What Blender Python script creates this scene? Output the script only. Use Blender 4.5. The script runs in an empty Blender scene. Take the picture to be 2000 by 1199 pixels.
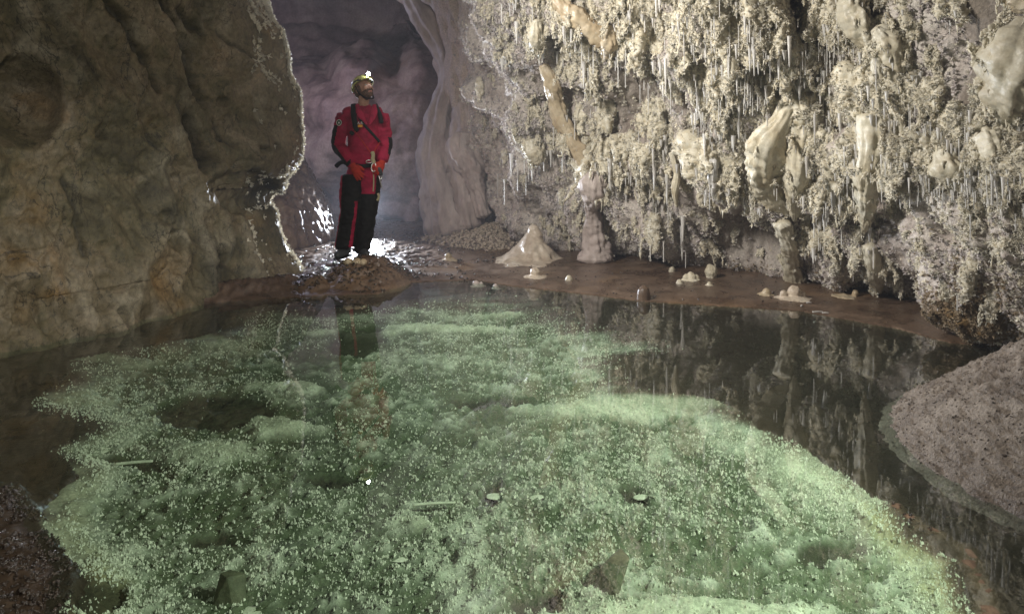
import bpy, bmesh, math, random
import numpy as np
from mathutils import Vector, Matrix
from mathutils.bvhtree import BVHTree

random.seed(11)
RS = np.random.RandomState(23)
scene = bpy.context.scene
C = scene.collection

# ------------------------------------------------------------------ camera
CAM_H, FPX, HORIZON = 1.25, 1333.33, 296.0      # pixels of the 2000 x 1199 photograph
cam_data = bpy.data.cameras.new('camera')
cam_data.sensor_width = 36.0
cam_data.lens = 24.0
cam_data.shift_y = (HORIZON - 599.5) / 2000.0
cam_data.clip_start = 0.02
cam_data.clip_end = 200.0
cam = bpy.data.objects.new('camera', cam_data)
cam.location = (0, 0, CAM_H)
cam.rotation_euler = (math.radians(90), 0, 0)
C.objects.link(cam)
scene.camera = cam

# ------------------------------------------------------------------ world (inside a cave: almost none)
world = bpy.data.worlds.new('World')
scene.world = world
world.use_nodes = True
wn = world.node_tree.nodes
wn['Background'].inputs['Color'].default_value = (0.55, 0.6, 0.75, 1)
wn['Background'].inputs['Strength'].default_value = 0.02

# ------------------------------------------------------------------ lamps carried into the cave, plus one added fill
def aim(o, target):
    d = Vector(target) - o.location
    o.rotation_euler = d.to_track_quat('-Z', 'Y').to_euler()

def lamp(name, kind, loc, energy, color, target=None, **kw):
    l = bpy.data.lights.new(name, kind)
    l.energy = energy
    l.color = color
    for k, v in kw.items():
        setattr(l, k, v)
    o = bpy.data.objects.new(name, l)
    o.location = loc
    C.objects.link(o)
    if target:
        aim(o, target)
    return o

lamp('flash_behind_caver', 'SPOT', (-1.97, 9.25, 0.50), 1000, (0.82, 0.89, 1.0), target=(-1.25, 6.0, 1.20), spot_size=math.radians(96), spot_blend=0.5, shadow_soft_size=0.06)
lamp('chamber_lamp', 'POINT', (-3.7, 9.6, 2.6), 78, (0.74, 0.74, 1.0), shadow_soft_size=0.12)
lamp('wall_flash', 'AREA', (-1.7, 4.0, 2.85), 120, (1.0, 0.96, 0.91), target=(2.6, 5.6, 1.0), shape='DISK', size=0.9, spread=math.radians(120))
lamp('left_wall_fill', 'AREA', (0.5, -1.2, 2.5), 15, (1.0, 0.95, 0.84), target=(-2.9, 5.2, 1.6), shape='DISK', size=0.6, spread=math.radians(85))  # added fill that lifts the left wall, not a lamp of the place
lamp('pool_lamp', 'SPOT', (2.0, 1.15, 1.9), 540, (1.0, 0.97, 0.87), target=(-0.35, 2.75, 0.0),
     spot_size=math.radians(66), spot_blend=0.4, shadow_soft_size=0.02)

scene.view_settings.view_transform = 'Standard'
scene.view_settings.look = 'None'
scene.view_settings.gamma = 1
scene.view_settings.exposure = 0
scene.view_settings.use_curve_mapping = False
scene.cycles.use_denoising = True
scene.cycles.max_bounces = 8
scene.cycles.diffuse_bounces = 3
scene.cycles.glossy_bounces = 3
scene.cycles.transparent_max_bounces = 8
scene.cycles.volume_bounces = 0
scene.cycles.sample_clamp_indirect = 4.0

# ------------------------------------------------------------------ noise
_r = np.random.RandomState(5)
_perm = np.tile(_r.permutation(256), 3)
_G = _r.randn(256, 3)
_G /= np.linalg.norm(_G, axis=1)[:, None]

def pn(P, f=1.0, seed=0):
    Q = np.asarray(P, float) * f + seed * 17.317
    I = np.floor(Q).astype(int)
    F = Q - I
    I &= 255
    U = F * F * F * (F * (F * 6 - 15) + 10)
    out = 0
    for dx in (0, 1):
        wx = U[..., 0] if dx else 1 - U[..., 0]
        for dy in (0, 1):
            wy = U[..., 1] if dy else 1 - U[..., 1]
            for dz in (0, 1):
                wz = U[..., 2] if dz else 1 - U[..., 2]
                h = _perm[_perm[_perm[(I[..., 0] + dx) & 255] + ((I[..., 1] + dy) & 255)] + ((I[..., 2] + dz) & 255)]
                g = _G[h]
                out = out + wx * wy * wz * (g[..., 0] * (F[..., 0] - dx) + g[..., 1] * (F[..., 1] - dy) + g[..., 2] * (F[..., 2] - dz))
    return out * 1.6

def fbm(P, f=1.0, octv=4, seed=0, gain=0.5, mode=None):
    s, a, t = 0, 1.0, 0
    for k in range(octv):
        n = pn(P, f, seed + k * 3)
        if mode == 'ridge':
            n = 1 - 2 * np.abs(n)
        elif mode == 'billow':
            n = 2 * np.abs(n) - 0.5
        s = s + a * n
        t += a
        a *= gain
        f *= 2.03
    return s / t

def sstep(a, b, x):
    t = np.clip((x - a) / (b - a), 0, 1)
    return t * t * (3 - 2 * t)

# ------------------------------------------------------------------ pixels and points
def at_z(px, py, z=0.0):
    d = FPX * (CAM_H - z) / (py - HORIZON)
    return Vector(((px - 1000) / FPX * d, d, z))

def at_d(px, py, d):
    return Vector(((px - 1000) / FPX * d, d, CAM_H - (py - HORIZON) / FPX * d))

def to_px(P):
    y = np.maximum(P[..., 1], 0.15)
    return 1000 + FPX * P[..., 0] / y, HORIZON - FPX * (P[..., 2] - CAM_H) / y

def seg_dist(X, Y, poly, closed=False):
    """distance from points to a polyline, and parameter (index) of nearest point"""
    n = len(poly)
    best = np.full(X.shape, 1e9)
    par = np.zeros(X.shape)
    for i in range(n if closed else n - 1):
        a = poly[i]
        b = poly[(i + 1) % n]
        dx, dy = b[0] - a[0], b[1] - a[1]
        t = np.clip(((X - a[0]) * dx + (Y - a[1]) * dy) / (dx * dx + dy * dy + 1e-12), 0, 1)
        d = np.hypot(X - a[0] - t * dx, Y - a[1] - t * dy)
        m = d < best
        best = np.where(m, d, best)
        par = np.where(m, i + t, par)
    return best, par

def inside(X, Y, poly):
    c = np.zeros(X.shape, bool)
    n = len(poly)
    for i in range(n):
        (x1, y1), (x2, y2) = poly[i], poly[(i + 1) % n]
        if y1 == y2:
            continue
        m = ((y1 > Y) != (y2 > Y)) & (X < (x2 - x1) * (Y - y1) / (y2 - y1) + x1)
        c ^= m
    return c

def spline(pts, n, dens=None):
    pts = np.array(pts, float)
    out = []
    P = np.vstack([2 * pts[0] - pts[1], pts, 2 * pts[-1] - pts[-2]])
    for i in range(1, len(P) - 2):
        t = np.linspace(0, 1, 40, endpoint=False)[:, None]
        p0, p1, p2, p3 = P[i - 1], P[i], P[i + 1], P[i + 2]
        out.append(0.5 * ((2 * p1) + (-p0 + p2) * t + (2 * p0 - 5 * p1 + 4 * p2 - p3) * t ** 2 + (-p0 + 3 * p1 - 3 * p2 + p3) * t ** 3))
    out = np.vstack(out + [pts[-1:]])
    L = np.r_[0, np.cumsum(np.linalg.norm(np.diff(out, axis=0), axis=1))]
    if dens is None:
        S = np.linspace(0, L[-1], n)
    else:
        w = dens(out)
        cw = np.r_[0, np.cumsum(np.diff(L) * 0.5 * (w[1:] + w[:-1]))]
        S = np.interp(np.linspace(0, cw[-1], n), cw, L)
    return np.stack([np.interp(S, L, out[:, k]) for k in range(out.shape[1])], 1), S

# ------------------------------------------------------------------ meshes and objects
def mesh_np(name, V, F, m=None, smooth=True):
    me = bpy.data.meshes.new(name)
    V = np.asarray(V, np.float32).reshape(-1, 3)
    F = np.asarray(F, np.int32)
    k = F.shape[1]
    me.vertices.add(len(V))
    me.vertices.foreach_set('co', V.ravel())
    me.loops.add(F.size)
    me.loops.foreach_set('vertex_index', F.ravel())
    me.polygons.add(len(F))
    me.polygons.foreach_set('loop_start', np.arange(0, F.size, k, dtype=np.int32))
    me.polygons.foreach_set('use_smooth', np.full(len(F), smooth))
    me.update(calc_edges=True)
    if m:
        me.materials.append(m)
    return me

def attr(me, name, vals):
    a = me.attributes.new(name, 'FLOAT', 'POINT')
    a.data.foreach_set('value', np.asarray(vals, np.float32).ravel())

def grid_faces(nu, nv, flip=False):
    i = np.arange(nu - 1)[:, None] * nv + np.arange(nv - 1)[None, :]
    f = np.stack([i, i + nv, i + nv + 1, i + 1], -1).reshape(-1, 4)
    return f[:, ::-1].copy() if flip else f

def grid_normals(P):
    du = np.gradient(P, axis=0)
    dv = np.gradient(P, axis=1)
    n = np.cross(du, dv)
    return n / (np.linalg.norm(n, axis=-1, keepdims=True) + 1e-9)

def link(name, me, parent=None):
    o = bpy.data.objects.new(name, me)
    C.objects.link(o)
    if parent:
        o.parent = parent
    return o

def tag(o, label=None, cat=None, group=None, kind=None):
    for k, v in (('label', label), ('category', cat), ('group', group), ('kind', kind)):
        if v:
            o[k] = v
    return o

def empty(name, loc=(0, 0, 0)):
    o = bpy.data.objects.new(name, None)
    o.location = loc
    C.objects.link(o)
    return o

# ------------------------------------------------------------------ materials
def mat(name, cols, scale=3.0, detail=6, rough=0.7, rough2=None, bump=0.25, bscale=60, bdist=0.01, spec=0.4, sss=0.0,
        speck=0.25, stretch=(1, 1, 1), attr_cols=None, inst=0.0, coat=0.0, trans=0.0, metal=0.0, veins=0.0):
    m = bpy.data.materials.new(name)
    m.use_nodes = True
    nt = m.node_tree
    N, L = nt.nodes, nt.links
    p = N['Principled BSDF']
    tc = N.new('ShaderNodeTexCoord')
    mp = N.new('ShaderNodeMapping')
    mp.inputs['Scale'].default_value = stretch
    L.new(tc.outputs['Object'], mp.inputs['Vector'])
    n1 = N.new('ShaderNodeTexNoise')
    n1.inputs['Scale'].default_value = scale
    n1.inputs['Detail'].default_value = detail
    n1.inputs['Roughness'].default_value = 0.6
    n1.inputs['Distortion'].default_value = 0.4
    L.new(mp.outputs[0], n1.inputs['Vector'])
    cr = N.new('ShaderNodeValToRGB')
    e = cr.color_ramp.elements
    cols = [(0.5, cols)] if not isinstance(cols, list) else cols
    while len(e) > 1:
        e.remove(e[-1])
    e[0].position, e[0].color = cols[0][0], (*cols[0][1], 1)
    for pos, c in cols[1:]:
        x = e.new(pos)
        x.color = (*c, 1)
    L.new(n1.outputs['Fac'], cr.inputs['Fac'])
    col = cr.outputs['Color']
    def mix(a, b, fac, mode='MIX'):
        mx = N.new('ShaderNodeMix')
        mx.data_type = 'RGBA'
        mx.blend_type = mode
        for sock, v in ((mx.inputs['Factor'], fac), (mx.inputs['A'], a), (mx.inputs['B'], b)):
            if isinstance(v, (float, int)):
                sock.default_value = v
            elif isinstance(v, tuple):
                sock.default_value = (*v, 1)
            else:
                L.new(v, sock)
        return mx.outputs['Result']
    for an, c in (attr_cols or {}).items():
        a = N.new('ShaderNodeAttribute')
        a.attribute_name = an
        col = mix(col, c, a.outputs['Fac'])
    n2 = N.new('ShaderNodeTexNoise')
    n2.inputs['Scale'].default_value = bscale
    n2.inputs['Detail'].default_value = 5
    n2.inputs['Roughness'].default_value = 0.65
    L.new(mp.outputs[0], n2.inputs['Vector'])
    if speck:
        r2 = N.new('ShaderNodeMapRange')
        r2.inputs[1].default_value, r2.inputs[2].default_value = 0.3, 0.7
        r2.inputs[3].default_value, r2.inputs[4].default_value = 1 - speck, 1 + speck
        L.new(n2.outputs['Fac'], r2.inputs[0])
        vm = N.new('ShaderNodeVectorMath')
        vm.operation = 'SCALE'
        L.new(col, vm.inputs[0])
        L.new(r2.outputs[0], vm.inputs['Scale'])
        col = vm.outputs[0]
    if veins:
        for sc_, wd_, st_ in ((1.3, 0.007, 1.0), (3.7, 0.010, .7), (11.0, .02, .5)):
            n3 = N.new('ShaderNodeTexNoise')
            n3.inputs['Scale'].default_value = sc_
            n3.inputs['Detail'].default_value = 7
            n3.inputs['Roughness'].default_value = 0.58
            n3.inputs['Distortion'].default_value = 0.8
            mp3 = N.new('ShaderNodeMapping')
            mp3.inputs['Location'].default_value = (sc_, 3.1, 7.7)
            mp3.inputs['Rotation'].default_value = (0.3, 0.5, 0.2)
            mp3.inputs['Scale'].default_value = (1.6, 1.6, 0.75)
            L.new(tc.outputs['Object'], mp3.inputs['Vector'])
            L.new(mp3.outputs[0], n3.inputs['Vector'])
            sb = N.new('ShaderNodeMath'); sb.operation = 'SUBTRACT'; sb.inputs[1].default_value = 0.5
            ab = N.new('ShaderNodeMath'); ab.operation = 'ABSOLUTE'
            L.new(n3.outputs['Fac'], sb.inputs[0]); L.new(sb.outputs[0], ab.inputs[0])
            r5 = N.new('ShaderNodeMapRange')
            r5.inputs[1].default_value, r5.inputs[2].default_value = 0.0, wd_
            r5.inputs[3].default_value, r5.inputs[4].default_value = 1 - veins * st_, 1.0
            L.new(ab.outputs[0], r5.inputs[0])
            vm = N.new('ShaderNodeVectorMath')
            vm.operation = 'SCALE'
            L.new(col, vm.inputs[0])
            L.new(r5.outputs[0], vm.inputs['Scale'])
            col = vm.outputs[0]
    if inst:
        oi = N.new('ShaderNodeObjectInfo')
        r3 = N.new('ShaderNodeMapRange')
        r3.inputs[3].default_value, r3.inputs[4].default_value = 1 - inst, 1 + inst
        L.new(oi.outputs['Random'], r3.inputs[0])
        vm = N.new('ShaderNodeVectorMath')
        vm.operation = 'SCALE'
        L.new(col, vm.inputs[0])
        L.new(r3.outputs[0], vm.inputs['Scale'])
        col = vm.outputs[0]
    L.new(col, p.inputs['Base Color'])
    p.inputs['Roughness'].default_value = rough
    if rough2 is not None:
        r4 = N.new('ShaderNodeMapRange')
        r4.inputs[1].default_value, r4.inputs[2].default_value = 0.35, 0.65
        r4.inputs[3].default_value, r4.inputs[4].default_value = rough, rough2
        L.new(n1.outputs['Fac'], r4.inputs[0])
        L.new(r4.outputs[0], p.inputs['Roughness'])
    p.inputs['Specular IOR Level'].default_value = spec
    p.inputs['Metallic'].default_value = metal
    if coat:
        p.inputs['Coat Weight'].default_value = coat
        p.inputs['Coat Roughness'].default_value = 0.15
    if sss:
        p.inputs['Subsurface Weight'].default_value = sss
        p.inputs['Subsurface Radius'].default_value = (0.03, 0.02, 0.012)
        p.inputs['Subsurface Scale'].default_value = 1.0
    if trans:
        out = N['Material Output']
        tr = N.new('ShaderNodeBsdfTranslucent')
        L.new(col, tr.inputs['Color'])
        ms = N.new('ShaderNodeMixShader')
        ms.inputs[0].default_value = trans
        L.new(p.outputs[0], ms.inputs[1])
        L.new(tr.outputs[0], ms.inputs[2])
        L.new(ms.outputs[0], out.inputs['Surface'])
    if bump:
        b = N.new('ShaderNodeBump')
        b.inputs['Strength'].default_value = bump
        b.inputs['Distance'].default_value = bdist
        L.new(n2.outputs['Fac'], b.inputs['Height'])
        L.new(b.outputs[0], p.inputs['Normal'])
    return m

M = {}
M['rock_left'] = mat('left_wall_rock', [(0.28, (0.030, 0.026, 0.013)), (0.40, (0.080, 0.068, 0.035)), (0.47, (0.122, 0.103, 0.056)), (0.5, (0.16, 0.127, 0.074)), (0.53, (0.13, 0.106, 0.06)), (0.61, (0.21, 0.17, 0.11)), (0.72, (0.22, 0.145, 0.07))],
                     scale=1.7, detail=9, rough=0.75, rough2=0.5, bump=0.5, bscale=34, bdist=0.012, speck=0.3,
                     attr_cols={'pale': (0.30, 0.27, 0.20), 'dark': (0.03, 0.027, 0.016), 'ochre': (0.20, 0.115, 0.03)}, veins=0.75)
M['rock_right'] = mat('right_wall_rock', [(0.3, (0.27, 0.22, 0.19)), (0.45, (0.42, 0.365, 0.32)), (0.6, (0.54, 0.49, 0.43)), (0.75, (0.62, 0.57, 0.50))],
                      scale=3.0, detail=8, rough=0.7, bump=0.7, bscale=55, bdist=0.02, speck=0.35,
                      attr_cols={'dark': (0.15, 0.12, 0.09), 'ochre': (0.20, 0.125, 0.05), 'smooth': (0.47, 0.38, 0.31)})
M['rock_back'] = mat('back_wall_rock', [(0.3, (0.16, 0.10, 0.09)), (0.48, (0.30, 0.20, 0.17)), (0.62, (0.42, 0.31, 0.25)), (0.78, (0.38, 0.22, 0.14))],
                     scale=1.4, detail=8, rough=0.6, bump=0.4, bscale=26, bdist=0.02, speck=0.2)
M['rock_dark'] = mat('ceiling_rock', [(0.35, (0.08, 0.07, 0.055)), (0.65, (0.2, 0.17, 0.14))], scale=1.2, rough=0.8, bump=0.3, bscale=20)
M['mud'] = mat('wet_mud', [(0.3, (0.055, 0.034, 0.021)), (0.5, (0.105, 0.067, 0.043)), (0.68, (0.165, 0.112, 0.075))], scale=4.5, detail=9, rough=0.22, rough2=0.42,
               bump=0.42, bscale=38, bdist=0.012, spec=0.6, speck=0.3, attr_cols={'ochre': (0.24, 0.14, 0.055), 'dark_mud': (0.030, 0.021, 0.013)})
M['bed'] = mat('pool_bed_calcite', [(0.32, (0.09, 0.11, 0.065)), (0.44, (0.24, 0.275, 0.19)), (0.56, (0.40, 0.44, 0.33)), (0.70, (0.54, 0.57, 0.45))], scale=7, detail=8, rough=0.8, bump=0.6,
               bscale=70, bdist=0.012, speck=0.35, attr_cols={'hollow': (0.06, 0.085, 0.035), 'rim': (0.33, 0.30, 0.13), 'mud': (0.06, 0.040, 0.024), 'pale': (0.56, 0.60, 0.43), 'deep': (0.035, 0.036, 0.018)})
M['cream'] = mat('cream_calcite', [(0.3, (0.48, 0.40, 0.26)), (0.5, (0.63, 0.57, 0.43)), (0.7, (0.72, 0.68, 0.56))], scale=7, rough=0.5, rough2=0.28, bump=0.35, bscale=45, bdist=0.012,
                 speck=0.15, spec=0.5, trans=0.18, inst=0.14)
M['frost'] = mat('crystal_frost', [(0.35, (0.78, 0.73, 0.61)), (0.6, (0.88, 0.85, 0.76))], scale=2.5, rough=0.45, bump=0, speck=0, spec=0.6, trans=0.4, inst=0.22)
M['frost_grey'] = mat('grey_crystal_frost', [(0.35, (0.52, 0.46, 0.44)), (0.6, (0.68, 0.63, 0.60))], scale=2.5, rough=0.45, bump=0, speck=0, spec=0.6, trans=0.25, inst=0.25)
M['frost_brown'] = mat('brown_crystal_frost', [(0.35, (0.20, 0.14, 0.08)), (0.6, (0.36, 0.28, 0.18))], scale=2.5, rough=0.5, bump=0, speck=0, spec=0.5, trans=0.2, inst=0.3)
M['straw'] = mat('white_calcite', [(0.3, (0.66, 0.63, 0.58)), (0.7, (0.80, 0.78, 0.74))], scale=9, rough=0.3, bump=0.2, bscale=60, bdist=0.006, speck=0.05, spec=0.5, trans=0.35, inst=0.12)
M['ochre'] = mat('ochre_calcite', [(0.3, (0.38, 0.28, 0.165)), (0.5, (0.49, 0.395, 0.26)), (0.7, (0.59, 0.51, 0.38))], scale=5, rough=0.42, rough2=0.25, bump=0.25, bscale=30, bdist=0.012, speck=0.12, trans=0.15)
M['pillar'] = mat('grey_flowstone', [(0.3, (0.30, 0.24, 0.21)), (0.5, (0.42, 0.35, 0.31)), (0.7, (0.50, 0.43, 0.38))], scale=4, rough=0.62, rough2=0.5, bump=0.5, bscale=26, bdist=0.014, speck=0.12, stretch=(1, 1, 0.5))
M['spike'] = mat('pool_crystal', [(0.35, (0.50, 0.53, 0.40)), (0.6, (0.70, 0.72, 0.58))], scale=3, rough=0.4, bump=0, speck=0, spec=0.5, inst=0.22)
M['knob'] = mat('brown_dripstone', [(0.35, (0.07, 0.045, 0.028)), (0.65, (0.15, 0.10, 0.065))], scale=8, rough=0.35, bump=0.4, bscale=60, speck=0.25)
M['stone'] = mat('pool_stone', [(0.35, (0.05, 0.06, 0.03)), (0.65, (0.12, 0.13, 0.075))], scale=8, rough=0.7, bump=0.5, bscale=50, speck=0.3)
M['plate'] = mat('calcite_plate', [(0.35, (0.48, 0.52, 0.38)), (0.65, (0.66, 0.69, 0.54))], scale=12, rough=0.6, bump=0.3, bscale=60, speck=0.15)
M['sand'] = mat('wet_sand', [(0.3, (0.16, 0.125, 0.098)), (0.5, (0.27, 0.22, 0.175)), (0.7, (0.38, 0.32, 0.265))], scale=6, detail=9, rough=0.42, rough2=0.6, bump=0.9, bscale=75, bdist=0.02, spec=0.5, speck=0.45)

M['grit'] = mat('wet_grit', [(0.35, (0.022, 0.016, 0.012)), (0.65, (0.06, 0.044, 0.032))], scale=12, rough=0.18, bump=0.3, bscale=90, spec=0.7, inst=0.4)

def mat_water():
    m = bpy.data.materials.new('clear_pool_water')
    m.use_nodes = True
    nt = m.node_tree
    N, L = nt.nodes, nt.links
    N.remove(N['Principled BSDF'])
    tr = N.new('ShaderNodeBsdfTransparent')
    tr.inputs['Color'].default_value = (0.84, 0.945, 0.89, 1)
    gl = N.new('ShaderNodeBsdfGlossy')
    gl.inputs['Roughness'].default_value = 0.005
    gl.inputs['Color'].default_value = (1, 1, 1, 1)
    fr = N.new('ShaderNodeFresnel')
    ge = N.new('ShaderNodeNewGeometry')
    mr = N.new('ShaderNodeMapRange')          # the same share passes from either side of the surface
    mr.inputs[3].default_value, mr.inputs[4].default_value = 1.75, 1 / 1.75
    L.new(ge.outputs['Backfacing'], mr.inputs[0])
    L.new(mr.outputs[0], fr.inputs['IOR'])
    tc = N.new('ShaderNodeTexCoord')
    nz = N.new('ShaderNodeTexNoise')
    nz.inputs['Scale'].default_value = 5
    nz.inputs['Detail'].default_value = 2
    L.new(tc.outputs['Object'], nz.inputs['Vector'])
    b = N.new('ShaderNodeBump')
    b.inputs['Strength'].default_value = 0.008
    b.inputs['Distance'].default_value = 0.01
    L.new(nz.outputs['Fac'], b.inputs['Height'])
    L.new(b.outputs[0], gl.inputs['Normal'])
    ms = N.new('ShaderNodeMixShader')
    L.new(fr.outputs[0], ms.inputs[0])
    L.new(tr.outputs[0], ms.inputs[1])
    L.new(gl.outputs[0], ms.inputs[2])
    L.new(ms.outputs[0], N['Material Output'].inputs['Surface'])
    return m
M['water'] = mat_water()

# ------------------------------------------------------------------ scattering (what nobody could count)
def gn_scatter(name, P, D, S, I, variants, kind='stuff', parent=None):
    me = bpy.data.meshes.new(name)
    n = len(P)
    me.vertices.add(n)
    me.vertices.foreach_set('co', np.asarray(P, np.float32).ravel())
    th = np.arccos(np.clip(D[:, 2], -1, 1))
    ph = np.arctan2(D[:, 1], D[:, 0])
    a = me.attributes.new('rot', 'FLOAT_VECTOR', 'POINT')
    a.data.foreach_set('vector', np.stack([np.zeros(n), th, ph], 1).astype(np.float32).ravel())
    a = me.attributes.new('scl', 'FLOAT', 'POINT')
    a.data.foreach_set('value', np.asarray(S, np.float32))
    a = me.attributes.new('idx', 'INT', 'POINT')
    a.data.foreach_set('value', np.asarray(I, np.int32))
    o = link(name, me, parent)
    o['kind'] = kind
    col = bpy.data.collections.new(name + '_pieces')
    for v in variants:
        vo = bpy.data.objects.new('piece', v)
        col.objects.link(vo)
    g = bpy.data.node_groups.new(name, 'GeometryNodeTree')
    g.interface.new_socket('Geometry', in_out='INPUT', socket_type='NodeSocketGeometry')
    g.interface.new_socket('Geometry', in_out='OUTPUT', socket_type='NodeSocketGeometry')
    N, L = g.nodes, g.links
    gi, go = N.new('NodeGroupInput'), N.new('NodeGroupOutput')
    ip = N.new('GeometryNodeInstanceOnPoints')
    ci = N.new('GeometryNodeCollectionInfo')
    ci.inputs['Collection'].default_value = col
    ci.inputs['Separate Children'].default_value = True
    ci.inputs['Reset Children'].default_value = True
    def na(nm, ty):
        x = N.new('GeometryNodeInputNamedAttribute')
        x.data_type = ty
        x.inputs['Name'].default_value = nm
        return x.outputs['Attribute']
    er = N.new('FunctionNodeEulerToRotation')
    L.new(na('rot', 'FLOAT_VECTOR'), er.inputs[0])
    L.new(gi.outputs[0], ip.inputs['Points'])
    L.new(ci.outputs[0], ip.inputs['Instance'])
    ip.inputs['Pick Instance'].default_value = True
    L.new(na('idx', 'INT'), ip.inputs['Instance Index'])
    L.new(er.outputs[0], ip.inputs['Rotation'])
    L.new(na('scl', 'FLOAT'), ip.inputs['Scale'])
    L.new(ip.outputs[0], go.inputs[0])
    md = o.modifiers.new('scatter', 'NODES')
    md.node_group = g
    return o

def spike_tuft(name, n, m, spread=1.0, thin=0.10, seed=0, flat=0.25):
    r = np.random.RandomState(seed)
    V, F = [], []
    for k in range(n):
        d = r.randn(3)
        d[2] = abs(d[2]) * 0.9 + flat
        d[:2] *= spread
        d /= np.linalg.norm(d)
        L = r.uniform(0.45, 1.0)
        a = np.cross(d, (0.3, 0.9, 0.2)); a /= np.linalg.norm(a)
        b = np.cross(d, a)
        w = thin * r.uniform(0.7, 1.3)
        i = len(V)
        for q in range(3):
            t = q * 2.0944
            V.append((a * math.cos(t) + b * math.sin(t)) * w - d * 0.15)
        for q in range(3):
            t = q * 2.0944 + .5
            V.append((a * math.cos(t) + b * math.sin(t)) * w * 0.75 + d * L * 0.7)
        V.append(d * L)
        for q in range(3):
            q2 = (q + 1) % 3
            F += [(i + q, i + q2, i + 3 + q2), (i + q, i + 3 + q2, i + 3 + q), (i + 3 + q, i + 3 + q2, i + 6)]
    return mesh_np(name, V, F, m, smooth=False)

def blob_mesh(name, m, sub=2, scale=(1, 1, 1), amp=0.2, f=1.6, seed=0, shape=None):
    bm = bmesh.new()
    bmesh.ops.create_icosphere(bm, subdivisions=sub, radius=1)
    V = np.array([v.co[:] for v in bm.verts])
    F = np.array([[v.index for v in fc.verts] for fc in bm.faces])
    bm.free()
    n = fbm(V, f, 3, seed)
    V = V * (1 + amp * n)[:, None]
    if shape:
        V = shape(V)
    V = V * np.array(scale)
    return mesh_np(name, V, F, m)

def popcorn(name, n, m, seed=0):
    r = np.random.RandomState(seed)
    bm = bmesh.new()
    for k in range(n):
        p = r.uniform(-0.7, 0.7, 3)
        p[2] = abs(p[2]) * 0.8
        bmesh.ops.create_icosphere(bm, subdivisions=1, radius=r.uniform(0.18, 0.42), matrix=Matrix.Translation(p))
    me = bpy.data.meshes.new(name)
    bm.to_mesh(me)
    bm.free()
    me.materials.append(m)
    me.polygons.foreach_set('use_smooth', np.full(len(me.polygons), True))
    return me

# ================================================================== THE SETTING
def XY(px, py, z=0.0):
    p = at_z(px, py, z)
    return (p.x, p.y)

GREEN_PX = [(480, 602), (640, 596), (780, 580), (950, 561), (1060, 576), (1130, 606), (1190, 632), (1330, 662), (1340, 676), (1230, 690), (1235, 745), (1400, 764), (1450, 790),
            (1480, 822), (1560, 850), (1640, 900), (1720, 960), (1790, 1030), (1875, 1090), (1905, 1199), (1930, 1500), (-150, 1500), (110, 1199), (160, 1110), (70, 1020),
            (85, 965), (150, 910), (95, 866), (175, 826), (50, 780), (130, 720), (130, 690), (300, 662), (420, 640)]
GREEN = [XY(*p) for p in GREEN_PX]
SHORE_PX = [(430, 590), (560, 583), (640, 578), (740, 575), (790, 553), (850, 550), (930, 548), (1000, 560), (1150, 576), (1250, 589), (1400, 598), (1560, 608), (1750, 642), (1860, 672)]
LAND = [XY(*p) for p in SHORE_PX] + [(4.5, 4.4), (7, 4.4), (7, 20), (-9, 20), (-9, 6.0), (-3.5, 6.0)]
MUDL = [XY(*p) for p in [(-260, 905), (20, 950), (75, 1040), (118, 1105), (100, 1199), (90, 1500), (-900, 1500)]]
RIM = [XY(*p) for p in [(1745, 985), (1800, 1022), (1880, 1062), (1912, 1120), (1930, 1199), (1940, 1500)]]
SKIRT = [(-2.8, 5.55), (-2.42, 5.98), (-2.1, 6.2), (-1.8, 6.16)]

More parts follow.
